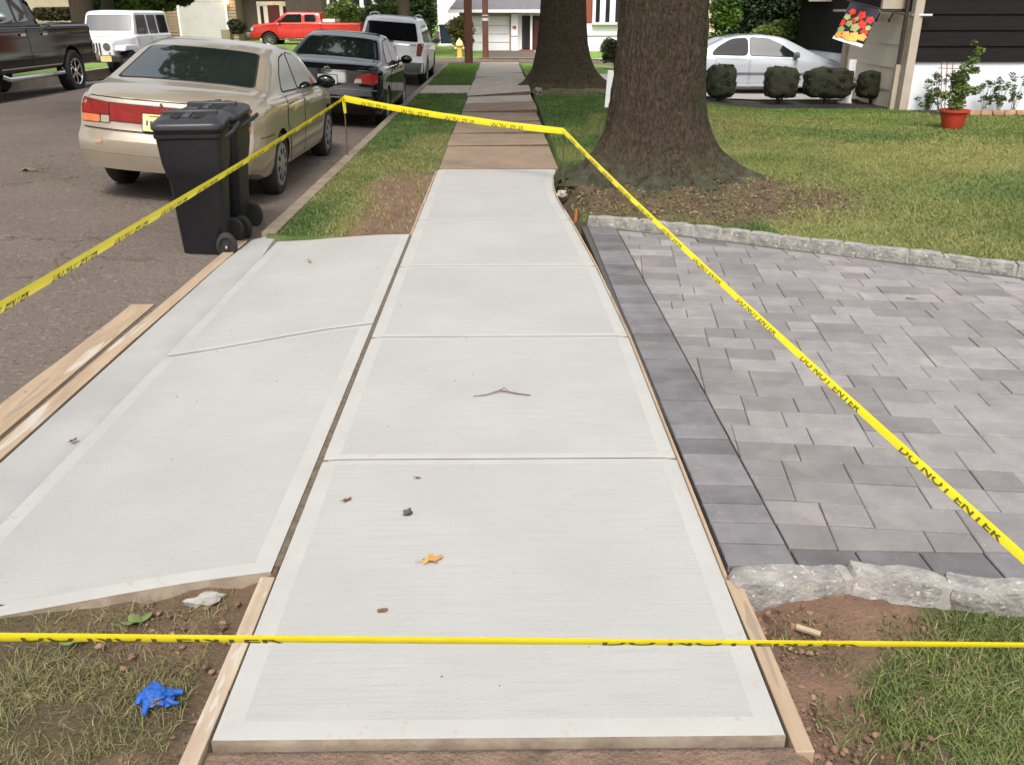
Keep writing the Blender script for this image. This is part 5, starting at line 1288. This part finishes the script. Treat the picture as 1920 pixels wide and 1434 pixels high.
for k, (u, v, r0, c_) in enumerate(((.2, .22, .1, 'r'), (.55, .24, .13, 'r'), (.86, .30, .11, 'r'), (.05, .55, .11, 'r'), (.38, .42, .1, 'r'), (.68, .46, .13, 'r'), (.85, .62, .11, 'r'), (.12, .38, .1, 'g'), (.28, .52, .1, 'g'), (.52, .58, .13, 'g'), (.9, .5, .08, 'g'), (.12, .72, .11, 'g'), (.45, .36, .07, 'g'), (.12, .86, .1, 'o'), (.35, .82, .13, 'o'), (.62, .80, .15, 'o'), (.85, .76, .12, 'o'), (.5, .90, .1, 'o'))):
    b = MB(); pts = []
    for j in range(14):
        a = 2*math.pi*j/14; q_ = r0*(1+.18*math.sin(a*5+k)); pts.append(tuple(fp(min(1, max(0, u+q_*math.cos(a)*1.05)), min(.93, max(0, v+q_*math.sin(a)*.8)), .004+.0007*k)))
    b.add(pts, [tuple(range(14))]); b.build('printed_flower' if c_ != 'g' else 'printed_leaf', FC[c_], fl)
b = MB(); b.tube([(8.44, 19.24, 1.52), (6.85, 18.78, 1.83)], .012, 8); b.build('pole', M['ink'], fl)
b = MB(); b.tube([(8.44, 19.3, 1.56), (8.75, 19.1, 1.56)], .022, 8); b.build('bracket', M['white'], fl)
# potted plant
pt = thing('potted_plant', 'tall leafy plant in a red plastic pot on the lawn edge', 'potted plant', (7.82, 15.6, -.24))
b = MB(); b.lathe([(.16, 0), (.17, .02), (.215, .26), (.25, .275), (.25, .31), (.235, .315), (.22, .29), (.10, .28)], 28); b.build('pot', M['terracotta'], pt, smooth=40)
b = MB(); b.lathe([(.215, .27), (.001, .285)], 20); b.build('soil', M['dirt'], pt)
b = MB(); g = random.Random(5)
for k in range(9): b.tube([(g.uniform(-.06, .06), g.uniform(-.06, .06), .26), (g.uniform(-.12, .12), g.uniform(-.1, .1), g.uniform(.6, 1.0))], [.008, .004], 5)
b.build('stems', M['stem'], pt)
bl = [(0, 0, .42, .16, .14, .14), (.02, 0, .62, .17, .15, .16), (-.02, 0, .82, .15, .14, .13), (.06, 0, 1.0, .12, .1, .09), (.16, 0, 1.12, .09, .09, .08), (.22, 0, 1.26, .09, .08, .07), (.2, 0, .95, .1, .08, .07), (.28, 0, .62, .1, .1, .08), (-.2, 0, .55, .1, .1, .07), (-.16, 0, .88, .1, .08, .06), (.1, 0, 1.38, .05, .05, .05)]
foliage('leaves', 1900, bl, .035, M['bright_leaf'], 81, pt, var=.4, base=(.8, .85, .8))
b = MB()
for dx in (-.34, -.24, -.14): b.tube([(dx*.6, .05, .2), (dx-.02, .05, 1.08)], .008, 5)
for zz in (.60, .80, .98): b.tube([(-.40, .05, zz), (.06, .05, zz-.01)], .007, 5)
b.build('trellis', nmat('trellis_wood', (.28, .12, .08), (.2, .08, .05), 8, .8), pt)
for k, (px, py, sc) in enumerate(((1745, 180, 1.), (1765, 190, 1.2), (1850, 178, 1.1), (1875, 182, 1.), (1905, 180, 1.2), (1735, 200, .7))):
    p = atd(px, py, 18.9); z0 = g1(p.x, 18.9); g = random.Random(k)
    t = thing('flowering_plant', ['spindly plant left of the red pot against the white wall', 'leafy weed touching the red pot from behind', 'thin stems just right of the red pot by the wall', 'small plant midway between the red pot and the picture edge', 'airy plant at the right picture edge by the white wall', 'tiny low plant at the corner board of the dark-sided house'][k], 'plant')
    b = MB(); bls = []
    for j in range(7):
        e = (p.x+g.uniform(-.22, .22), 18.9+g.uniform(-.1, .1), z0+g.uniform(.25, .62)*sc); b.tube([(p.x+g.uniform(-.05, .05), 18.9, z0-.02), e], [.007, .003], 4); bls.append((*e, .07, .06, .06)); bls.append(((e[0]+p.x)/2, 18.9, (e[2]+z0)/2, .06, .06, .06))
    b.build('stems', M['stem'], t); foliage('leaves', 420, bls, .03, M['leaf'], 90+k, t, var=.4, base=(1.2, 1.2, 1.0))
b = MB()
for k in range(9): rock(b, (9.3+k*.24, 18.25, g1(9.6, 18.2)+.03), .225, .12, .10, 0, k*3.3, 0, .006, 2)
tag(b.build('edging', nmat('edging_brick', (.42, .26, .16), (.30, .18, .12), 9, .9)), 'row of tan brick edging along the bed right of the red pot', 'edging')
# neighbour drive
tag(sheet('driveway', np.linspace(2.4, 9.0, 10), np.linspace(21.4, 26.5, 8), lambda x_, y_: G(x_, y_)+.012, M['drive']), kind='structure')

# beige gable between oak and hedge
h2 = thing('house', 'beige clapboard gable glimpsed between the big oak and the evergreen hedge', 'house')
p = atd(1322, 70, 38); q0 = atd(1346, 33, 38); q1 = atd(1322, 8, 38)
b = MB(); z = g1(9, 38)-.2; xl_ = p.x-.7
while z < q0.z-.01: b.add([(xl_, 37.98, z), (q0.x, 37.98, z), (q0.x, 38.0, z+.2), (xl_, 38.0, z+.2), (xl_, 38, z), (q0.x, 38, z)], [(0, 1, 2, 3), (4, 5, 1, 0)]); z += .2
zt = q0.z; b.add([(xl_, 38, zt-.2), (q0.x, 38, zt-.2), (q0.x, 38, zt), (xl_, 38, zt+1.6)], [(0, 1, 2, 3)]); b.box(xl_, q0.x-.02, 38.02, 44, -.6, zt-.05)
b.build('wall', nmat('beige_clapboard', (.66, .55, .36), (.60, .50, .33), 3, .7), h2)
b = MB(); b.bar((q0.x+.12, 37.9, zt-.03), (xl_, 37.9, zt+1.57), .16, .16); b.build('rake_board', M['white'], h2)
b = MB(); b.add([(q0.x+.3, 37.8, zt-.12), (xl_, 37.8, zt+1.8), (xl_, 44, zt+1.8), (q0.x+.3, 44, zt-.12)], [(0, 1, 2, 3)]); b.build('roof', M['brown'], h2)

# house across the cross street -------------------------------------
h3 = thing('house', 'white-garage house with a grey shingle roof across the cross street', 'house'); gz = -.42
part('wall', h3, M['white'], (-2.3, 2.6, 54.6, 62, gz-.3, 1.85), (4.6, 11, 54.2, 62, gz-.3, 1.04))
part('brick_wall', h3, M['brick'], (4.6, 11, 54.35, 62, 1.04, 3.2)); part('brick_wall', h3, M['tan'], (-2.35, -1.75, 54.4, 54.6, gz-.3, 1.85))
part('wall_batten', h3, M['trim_grey'], (4.6, 11, 54.17, 54.2, .36, .40))
gd = part('garage_door', h3, M['white'], (-1.65, .52, 54.42, 54.55, gz, 1.42))
part('panel_line', gd, M['trim_grey'], *[(-1.65, .52, 54.40, 54.42, gz+.45*k, gz+.45*k+.015) for k in range(1, 4)])
part('garage_frame', h3, M['beige'], (-1.75, -1.65, 54.35, 54.6, gz, 1.46), (.52, .60, 54.35, 54.6, gz, 1.46), (-1.75, .60, 54.35, 54.6, 1.42, 1.85))
part('pillar', h3, M['white'], (.62, 1.0, 54.1, 54.6, gz, 1.55)); part('house_sign', h3, M['brick'], (.70, .92, 54.05, 54.1, .78, .92)); part('pillar_band', h3, M['trim_grey'], (.61, 1.01, 54.08, 54.1, .36, .39))
part('porch_recess_shade', h3, M['ink'], (1.25, 2.6, 54.56, 54.6, gz+.05, 1.45))  # flat black sheet painted for the shade inside the porch
fd = part('front_door', h3, M['maroon'], (1.95, 2.6, 54.45, 54.55, gz+.1, 1.25)); part('sidelight', h3, M['win'], (1.40, 1.66, 54.45, 54.55, gz+.1, 1.35)); part('porch_column', h3, M['white'], (1.72, 1.84, 54.2, 54.35, gz, 1.55))
part('doorstep', h3, M['brick'], (1.1, 2.8, 53.6, 54.4, gz-.1, gz+.06))
b = MB(); b.add([(-2.9, 53.6, 1.78), (4.7, 53.6, 1.78), (4.7, 57.5, 3.6), (-1.6, 57.5, 3.6), (-2.9, 61, 1.78)], [(0, 1, 2, 3), (0, 3, 4)]); b.build('roof', M['shingle'], h3)
part('eave', h3, M['white'], (-2.95, 4.7, 53.52, 53.62, 1.62, 1.78)); 
wf = part('bay_window', h3, M['white'], (5.25, 7.2, 53.9, 54.3, .98, 2.8), bevel=.02)
for k in range(3): part('pane', wf, M['win'], (5.42+k*.56, 5.66+k*.56, 53.88, 53.9, 1.12, 2.6))
part('shutter', h3, M['brick'], (4.95, 5.2, 54.3, 54.34, 1.1, 2.6))
# brown house --------------------------------------------------------
h4 = thing('house', 'brown shingled house with red front door and lit porch lamps, behind the red pickup', 'house')
Yb = 56.; X_ = lambda px: atd(px, 30, Yb).x; Z_ = lambda py: atd(500, py, Yb).z
zb_ = Z_(78)
part('wall', h4, M['brown'], (X_(290), X_(338), Yb, 64, zb_-1, 5), (X_(440), X_(476), Yb+1.2, 64, zb_-1, 5), (X_(535), X_(745), Yb+.3, 64, zb_-1, 5), (X_(470), X_(540), Yb+1.3, 64, zb_-1, 5))
b = MB(); siding(b, X_(430), X_(446), Yb-.3, zb_, 3, .17, 0, .03); siding(b, X_(300), X_(338), Yb-.3, zb_, 3, .17, 0, .03); b.box(X_(300), X_(446), Yb-.25, 62, zb_-.5, 5); b.build('garage_wall', M['tan'], h4)
g4 = part('garage_door', h4, M['greywhite'], (X_(342), X_(427), Yb-.45, Yb-.3, Z_(76), Z_(2))); part('garage_frame', h4, M['white'], (X_(338), X_(342), Yb-.48, Yb-.3, Z_(76), Z_(-1)), (X_(427), X_(431), Yb-.48, Yb-.3, Z_(76), Z_(-1)), (X_(338), X_(431), Yb-.48, Yb-.3, Z_(2), Z_(-2)))
for px in (325, 433):
    l_ = part('porch_lamp', h4, M['lamp'], (X_(px)-.09, X_(px)+.09, Yb-.62, Yb-.45, Z_(8), Z_(-2)), bevel=.03)
    pl = bpy.data.lights.new('porch_lamp_light', 'POINT'); pl.energy = 1.2; pl.color = (1, .62, .25); pl.shadow_soft_size = .1
    po = bpy.data.objects.new('porch_lamp_light', pl); COL.objects.link(po); po.location = (X_(px), Yb-.75, Z_(6)); po.parent = l_
part('ceiling_lamp', h4, M['lamp'], (X_(507)-.1, X_(507)+.1, Yb+.6, Yb+.8, Z_(-3), Z_(-6)))
part('door_frame', h4, M['cream'], (X_(474), X_(494), Yb+1.1, Yb+1.2, zb_, Z_(4)), (X_(517), X_(537), Yb+1.1, Yb+1.2, zb_, Z_(4)), (X_(474), X_(537), Yb+1.08, Yb+1.2, Z_(10), Z_(3)))
part('front_door', h4, M['maroon'], (X_(494), X_(517), Yb+1.12, Yb+1.2, zb_, Z_(10)))
part('sidelight', h4, M['win'], (X_(480), X_(486), Yb+1.06, Yb+1.1, Z_(45), Z_(12))); part('sidelight', h4, M['win'], (X_(524), X_(530), Yb+1.06, Yb+1.1, Z_(45), Z_(12)))
part('planter', h4, M['tan'], (X_(434), X_(450), Yb-2.5, Yb-1.8, Z_(76), Z_(55)))
wn = part('window', h4, M['white'], (X_(614), X_(709), Yb+.1, Yb+.32, Z_(17), Z_(-40)))
for a, c in ((619, 632), (640, 653), (661, 675), (683, 697)): part('pane', wn, M['win'], (X_(a), X_(c), Yb+.07, Yb+.1, Z_(11), Z_(-38)))
part('shutter', h4, M['ink'], (X_(604), X_(613), Yb+.2, Yb+.3, Z_(16), Z_(-40))); part('shutter', h4, M['ink'], (X_(710), X_(720), Yb+.2, Yb+.3, Z_(16), Z_(-40)))
part('roof', h4, M['shingle'], (X_(270), X_(760), Yb-1.2, 66, 5, 5.3))
# beige house top left
h5 = thing('house', 'beige house partly hidden by the black pickup at the top left corner', 'house')
a_ = atd(40, 10, 48).x; c_ = atd(176, 10, 48).x; part('wall', h5, nmat('beige_wall', (.40, .34, .24), (.34, .29, .2), 3, .8), (a_-8, c_, 48, 56, -.2, 5)); part('roof', h5, M['shingle'], (a_-8.5, c_+.4, 47.5, 57, 5, 5.3)); part('window', h5, M['win'], (a_+1.2, a_+2.3, 47.95, 48, 2.4, 4))
# white house
h6 = thing('house', 'bright white-sided house beyond the cross street, left of the utility pole', 'house')
b = MB(); a_ = atd(820, 20, 62).x; siding(b, a_, a_+3.2, 62, -.4, 7, .2, 0, .02); b.box(a_, a_+3.2, 62.005, 72, -.5, 7); b.build('wall', nmat('sunny_white', (.88, .88, .88), (.86, .86, .86), 2, .6), h6)
part('downspout', h6, M['white'], (atd(843, 20, 62).x-.05, atd(843, 20, 62).x+.05, 61.85, 61.95, -.4, 7)); part('roof', h6, M['shingle'], (a_-.4, a_+3.6, 61.6, 72, 7, 7.3))
wb = thing('waste_cart', 'dark blue waste cart beside the orange-tinged bush', 'bin', atd(837, 82, 50)); 
b = MB(); b.prism([(-.28, 0), (.28, 0), (.34, .85), (-.34, .85)], -.3, .3, 0, Matrix(((1, 0, 0, 0), (0, 0, -1, 0), (0, 1, 0, 0), (0, 0, 0, 1)))); b.build('body', M['bluebin'], wb, bevel=.03)
b = MB(); b.box(-.37, .37, -.34, .34, .85, .93); b.build('lid', M['bluebin'], wb, bevel=.02)
b = MB(); b.box(-.62, -.36, -.1, .1, 0, .6); tag(b.build('wood_crate', M['wood'], None, bevel=.01), 'small brown wooden box left of the blue waste cart', 'crate'); bpy.data.objects['wood_crate'].location = atd(837, 82, 50)
# driveway and walk of the garage house
tag(sheet('driveway', np.linspace(-.9, 2.4, 6), np.linspace(42.5, 54.4, 10), lambda x_, y_: G(x_, y_)+.015+0*x_, M['asphalt']), kind='structure')
tag(sheet('driveway_apron', np.linspace(-.9, 9, 8), np.linspace(41.15, 42.5, 4), lambda x_, y_: G(x_, y_)+.02, nmat('pale_concrete', (.62, .60, .57), (.55, .53, .5), 3, .9)), kind='structure')
tag(sheet('path', np.linspace(1.9, 3.4, 4), np.linspace(43.0, 53.6, 8), lambda x_, y_: G(x_, y_)+.025, M['oldconc_lt']), kind='structure')
# utility poles, hydrant
def upole(px, Y, label, r):
    p = atd(px, 60, Y); z0 = g1(p.x, Y); t = thing('utility_pole', label, 'utility pole', (p.x, Y, z0), 0, 'wooden utility poles at the corner')
    b = MB(); b.tube([(0, 0, -.3), (0, 0, 3), (0, 0, 9.5)], [r, r*.93, r*.75], 16); b.build('pole', M['polewood'], t, smooth=50)
    b = MB(); b.tube([(-1.1, 0, 8.8), (1.1, 0, 8.8)], .06, 6); b.build('crossarm', M['polewood'], t)
    return t
u1 = upole(878, 34.3 if False else 33.0, 'reddish utility pole at the end of the near verge', .15)
u2 = upole(910, 41.9, 'slimmer utility pole across the cross street with a pale band', .14)
b = MB(); b.lathe([(.148, 0), (.148, .12)], 14, 0, Matrix.Translation((0, 0, 1.55))); b.lathe([(.146, 0), (.146, .04)], 14, 0, Matrix.Translation((0, 0, 1.75))); b.build('band', M['plate_w'], u2)
p = atd(862, 106, 42.2)
hy = thing('fire_hydrant', 'yellow fire hydrant on the grass left of the reddish utility pole', 'fire hydrant', (p.x, 42.2, g1(p.x, 42.2)))
b = MB(); b.lathe([(.17, -.05), (.17, .05), (.12, .07), (.115, .50), (.18, .51), (.18, .56)], 18); b.build('barrel', M['hydrant'], hy, smooth=35)
b = MB(); b.lathe([(.17, .56), (.15, .66), (.09, .75), (.04, .78), (.035, .84)], 18); b.build('bonnet', M['hydrant_cap'], hy, smooth=35)
for s_ in (1, -1): b = MB(); b.lathe([(.06, 0), (.06, .10), (.03, .13)], 12, 0, Matrix.Translation((s_*.10, 0, .42)) @ Matrix.Rotation(s_*math.pi/2, 4, 'Y')); b.build('nozzle_cap', M['hydrant_cap'], hy, smooth=35)
# sign behind the oak
sg = thing('yard_sign', 'white upright sign with red lettering, half hidden behind the big oak', 'sign')
p = atd(1153, 170, 12.2)
b = MB(); Ms = Matrix.Translation((1.39, 12.2, .44)) @ Matrix.Rotation(R(3), 4, 'Y'); b.box(0, .34, -.008, .008, 0, .47, 0, Ms); b.build('panel', M['white'], sg)
b = MB()
for xx, zz, l_ in ((.075, .37, .05), (.065, .21, .06), (.09, .14, .05), (.15, .37, .12), (.15, .2, .12)):
    b.box(xx, xx+l_, -.011, -.0085, zz, zz+.012, 0, Ms); b.box(xx+.01, xx+.018, -.011, -.0085, zz-.02, zz+.03, 0, Ms); b.box(xx+l_-.012, xx+l_-.004, -.011, -.0085, zz-.02, zz+.03, 0, Ms)
b.build('lettering', M['redpaint'], sg)
b = MB(); b.tube([(1.56, 12.21, -.1), (1.58, 12.21, .5)], .008, 6); b.tube([(1.68, 12.21, -.1), (1.70, 12.21, .5)], .008, 6); b.build('leg', M['steel'], sg)

# ------------------------------------------------------------------ litter on the ground
def leafobj(name, label, x_, y_, z_, s, ang, mat, lobes=5, cat='leaf'):
    b = MB(); n = 30; top = []
    for k in range(n):
        a = 2*math.pi*k/n; r_ = s*(.45+.5*abs(math.cos(a*lobes/2)))*(1.3 if abs(a-math.pi) > 2 else .8)
        top.append((r_*math.cos(a), r_*.7*math.sin(a), .004+.014*s/.05*math.cos(a*2)**2))
    b.add(top+[(0, 0, .003)], [(k, (k+1) % n, n) for k in range(n)]); b.tube([(0, 0, .004), (-s*1.3, s*.1, .01)], [.0016, .001], 5)
    o = b.build(name, mat, smooth=60); o.location = (x_, y_, z_); o.rotation_euler = (0, 0, ang); return tag(o, label, cat)
Yl = nmat('yellow_leaf', (.50, .27, .06), (.38, .19, .05), 30, .6); Bl = nmat('brown_leaf', (.16, .07, .035), (.10, .045, .025), 30, .7)
leafobj('fallen_leaf', 'curled yellow-brown leaf on the nearest walk panel', -.232, 2.335, .002, .036, R(20), Yl)
leafobj('fallen_leaf', 'small brown leaf near the left edge of the nearest panel', -.557, 2.71, .002, .018, R(40), Bl, 3)
leafobj('fallen_leaf', 'tiny reddish leaf just below the second joint of the walk', -.318, 2.87, .002, .011, R(10), Bl, 3)
leafobj('fallen_leaf', 'small yellow leaf on the far part of the driveway apron', -1.36, 6.06, -.018, .028, R(120), Yl)
leafobj('fallen_leaf', 'small dark leaf on the groove beside the gutter', -1.80, 3.30, -.052, .02, R(70), Bl, 3)
def pebble(b, c, sx, sy, sz, ang, seed, sub=1, rough=.25):
    bm = bmesh.new(); bmesh.ops.create_icosphere(bm, subdivisions=sub, radius=.5); base = len(b.v); ca, sa = math.cos(ang), math.sin(ang)
    o = Vector((seed*1.37, seed*.7, seed*2.1))
    for v in bm.verts:
        p = v.co*(1+rough*noise.noise(v.co*3+o)*2+rough*.4*noise.noise(v.co*9+o)); p = Vector((p.x*sx, p.y*sy, p.z*sz))
        b.v.append((c[0]+p.x*ca-p.y*sa, c[1]+p.x*sa+p.y*ca, c[2]+p.z))
    bm.verts.index_update()
    for f in bm.faces: b.f.append(tuple(base+v.index for v in f.verts)); b.m.append(0)
    bm.free()
def bitrock(name, label, x_, y_, z_, s, mat, cat='stone', sc=(1, 1, .8)):
    b = MB(); pebble(b, (0, 0, 0), s*sc[0], s*sc[1], s*sc[2], .4, rnd.random()*30, 4, .35); o = b.build(name, mat, smooth=50); o.location = (x_, y_, z_+s*.3); return tag(o, label, cat)
Gr = nmat('grey_stone', (.10, .10, .095), (.06, .06, .058), 40, .9, .5, 60)
bitrock('stone', 'round dark grey stone on the nearest walk panel', -.327, 2.62, 0, .028, Gr)
bitrock('wood_chip', 'little dark chip near the yellow tape on the nearest panel', -.35, 2.085, 0, .022, Bl, 'chip', (1.3, .5, .4))
bitrock('stone', 'grey broken concrete lump against the apron edge in the dirt', -.905, 2.20, -.062, .075, M['mortar'], sc=(1.3, .7, .45))
bitrock('stone', 'pinkish rock lying in the gap beside the curved walk edge', .60, 8.72, -.09, .11, M['oldconc_lt'], sc=(1, .8, .7))
bitrock('stone', 'round reddish rock by the lifted old walk slab and second oak', .78, 19.2, .02, .2, M['curb'])
b = MB(); b.tube([(-.13, -.02, .006), (-.07, -.005, .007), (-.01, .03, .012), (.02, .025, .010), (.07, .005, .007), (.13, -.012, .006)], [.0015, .002, .003, .003, .0028, .002], 6); b.tube([(-.012, .03, .012), (.01, .045, .02), (.03, .03, .012)], [.002, .002, .001], 5)
o = b.build('twig', Bl, smooth=50); o.location = (.0, 3.64, .0); tag(o, 'thin forked twig on the third walk panel', 'twig')
b = MB(); b.tube([(0, 0, .006), (.05, -.02, .006)], [.004, .002], 5); o = b.build('twig', Bl); o.location = (2.46, 5.07, .0); tag(o, 'short dark twig on the far pavers', 'twig')
# small crumbs on the walk and gravel in dirt: nobody could count them
b = MB(); g = random.Random(12)
for k in range(34):
    x_, y_ = g.uniform(-.65, .62), g.uniform(1.65, 7.); s = g.uniform(.0012, .003); rock(b, (x_, y_, s*.4), s*2, s*1.6, s, g.random()*3, k, 0, 0, 0)
for k in range(20):
    x_, y_ = g.uniform(-1.75, -.75), g.uniform(2.3, 6.7); s = g.uniform(.0012, .003); rock(b, (x_, y_, apz(x_, y_)+s*.4), s*2, s*1.6, s, g.random()*3, k, 0, 0, 0)
tag(b.build('crumbs', Gr), 'tiny dark crumbs scattered over the new concrete', 'debris', kind='stuff')
b = MB(); n_ = 0
while n_ < 2800:
    if g.random() < .62: x_, y_ = g.uniform(.73, 1.6), g.uniform(1.35, 2.17)
    elif g.random() < .6: x_, y_ = g.uniform(-1.5, -.78), g.uniform(1.4, 2.2)
    else: x_, y_ = g.uniform(.62, 3.0), g.uniform(7.2, 9.0)
    if x_ < 0 and y_ > 2.26+(x_+.72)*.2: continue
    if g.random() > dirt_w(np.array([x_]), np.array([y_]))[0]**1.5: continue
    s = .003+.013*g.random()**6*(1 if y_ < 3 else 1.6); pebble(b, (x_, y_, g1(x_, y_)-.018+s*.1), s*1.6, s*1.2, s*.9, g.random()*3, n_, 1 if s < .012 else 2); n_ += 1
tag(b.build('gravel', M['pebble'], smooth=60), 'small stones and clods in the bare dirt', 'gravel', kind='stuff')
b = MB()
for k in range(420):
    x_ = g.uniform(-5.5, -2.2); y_ = g.uniform(3.2, 9.5); s = g.uniform(.004, .011); rock(b, (x_, y_, zc_(x_, y_)+.001), s*2.2, s*g.uniform(.5, 1.6), s*.6, g.random()*3, k, 0, 0, 0)
tag(b.build('grit', nmat('road_grit', (.30, .25, .2), (.05, .045, .04), 3, .9, island=.6)), 'pale grit and leaf crumbs along the street edge', 'debris', kind='stuff')
n_ = 1500; lx = rng.uniform(.7, 3.6, 9000); ly = rng.uniform(6.9, 9.6, 9000)
k_ = (rng.uniform(0, 1, 9000) < dirt_w(lx, ly)*.55+.03) & (ly > np.interp(lx, [.6, .95, 1.5, 2.2, 3.47, 6.5], [7.2, 7.16, 6.88, 6.46, 5.72, 4.8])); lx = lx[k_]; ly = ly[k_]; m_ = len(lx)
c0 = np.stack([lx, ly, G(lx, ly)-.012+rng.uniform(0, .012, m_)], 1); a_ = rng.uniform(0, 6.28, m_); l_ = rng.uniform(.008, .024, m_)[:, None]
u_ = np.stack([np.cos(a_), np.sin(a_), rng.uniform(-.4, .4, m_)], 1)*l_; v_ = np.stack([-np.sin(a_), np.cos(a_), rng.uniform(-.4, .4, m_)], 1)*l_*.55
pal = np.array([(.23, .15, .07), (.14, .08, .045), (.34, .27, .13), (.10, .12, .04), (.20, .10, .06)])[rng.integers(0, 5, m_)]*rng.uniform(.6, 1.2, m_)[:, None]
tag(fast('leaf_litter', np.stack([c0-u_, c0+v_, c0+u_, c0-v_], 1).reshape(-1, 3), np.arange(m_)[:, None]*4+np.array([[0, 1, 2, 3]]), M['blade'], cols=np.repeat(pal, 4, 0)), 'dry leaf litter around the oak roots', 'leaf litter', kind='stuff')
leafobj('leafy_twig', 'green leafy twig lying on the street at the far left', -4.98, 9.4, float(road_z(-4.98, 9.4))+.004, .09, R(5), M['stem'], 3, 'twig')
b = MB(); b.tube([(.665, 7.78, -.14), (.67, 7.79, -.01)], [.016, .013], 7); tag(b.build('marker_stub', nmat('orange_paint', (.55, .17, .05), (.42, .12, .04), 20, .7)), 'short orange-painted stub in the soil beside the curved walk edge', 'marker')
leafobj('weed', 'flat broad-leaved weed at the apron edge in the bottom left dirt', -1.09, 2.115, -.055, .045, R(30), M['stem'], 4, 'weed')
leafobj('weed', 'broad-leaved weed further left along the apron edge', -1.22, 2.03, -.055, .035, R(200), M['stem'], 4, 'weed')
b = MB(); b.box(-.035, .035, -.008, .008, 0, .012); o = b.build('wood_chip', M['wood'], bevel=.002); o.location = (.885, 2.05, -.055); o.rotation_euler = (.2, .1, -.4); tag(o, 'orange-brown wood splinter in the right-hand dirt', 'chip')
# crumpled blue glove
gv = thing('glove', 'crumpled bright blue disposable glove on the grass at the bottom left', 'glove', (-.905, 1.80, -.045), R(-8))
bm = bmesh.new(); bmesh.ops.create_icosphere(bm, subdivisions=5, radius=1)
for v in bm.verts:
    p = v.co.copy(); f_ = 1+.45*noise.noise(p*1.7+Vector((3, 1, 7)))+.45*abs(noise.noise(p*2.6+Vector((1, 8, 2))))
    v.co = Vector((p.x*.042*f_, p.y*.030*f_, p.z*.020*f_))+noise.noise_vector(p*2.2)*.005
me = bpy.data.meshes.new('palm'); bm.to_mesh(me); bm.free(); me.materials.append(M['nitrile']); link('palm', me, gv, 50)
for (pts, rs) in (([(.03, .01, 0), (.05, .018, .006), (.062, .02, .004)], [.013, .008, .007]), ([(.03, -.006, 0), (.05, -.014, -.002), (.066, -.012, -.004)], [.012, .006, .004]), ([(-.012, -.022, .0), (-.012, -.045, -.006), (-.008, -.058, -.008)], [.012, .008, .006]), ([(-.02, .02, .005), (-.03, .032, .008), (-.018, .036, .01)], [.012, .008, .005]), ([(-.035, 0, 0), (-.042, -.02, 0), (-.04, -.03, -.004)], [.012, .009, .006])):
    b = MB(); b.tube(pts, rs, 10); b.build('finger', M['nitrile'], gv, smooth=60)
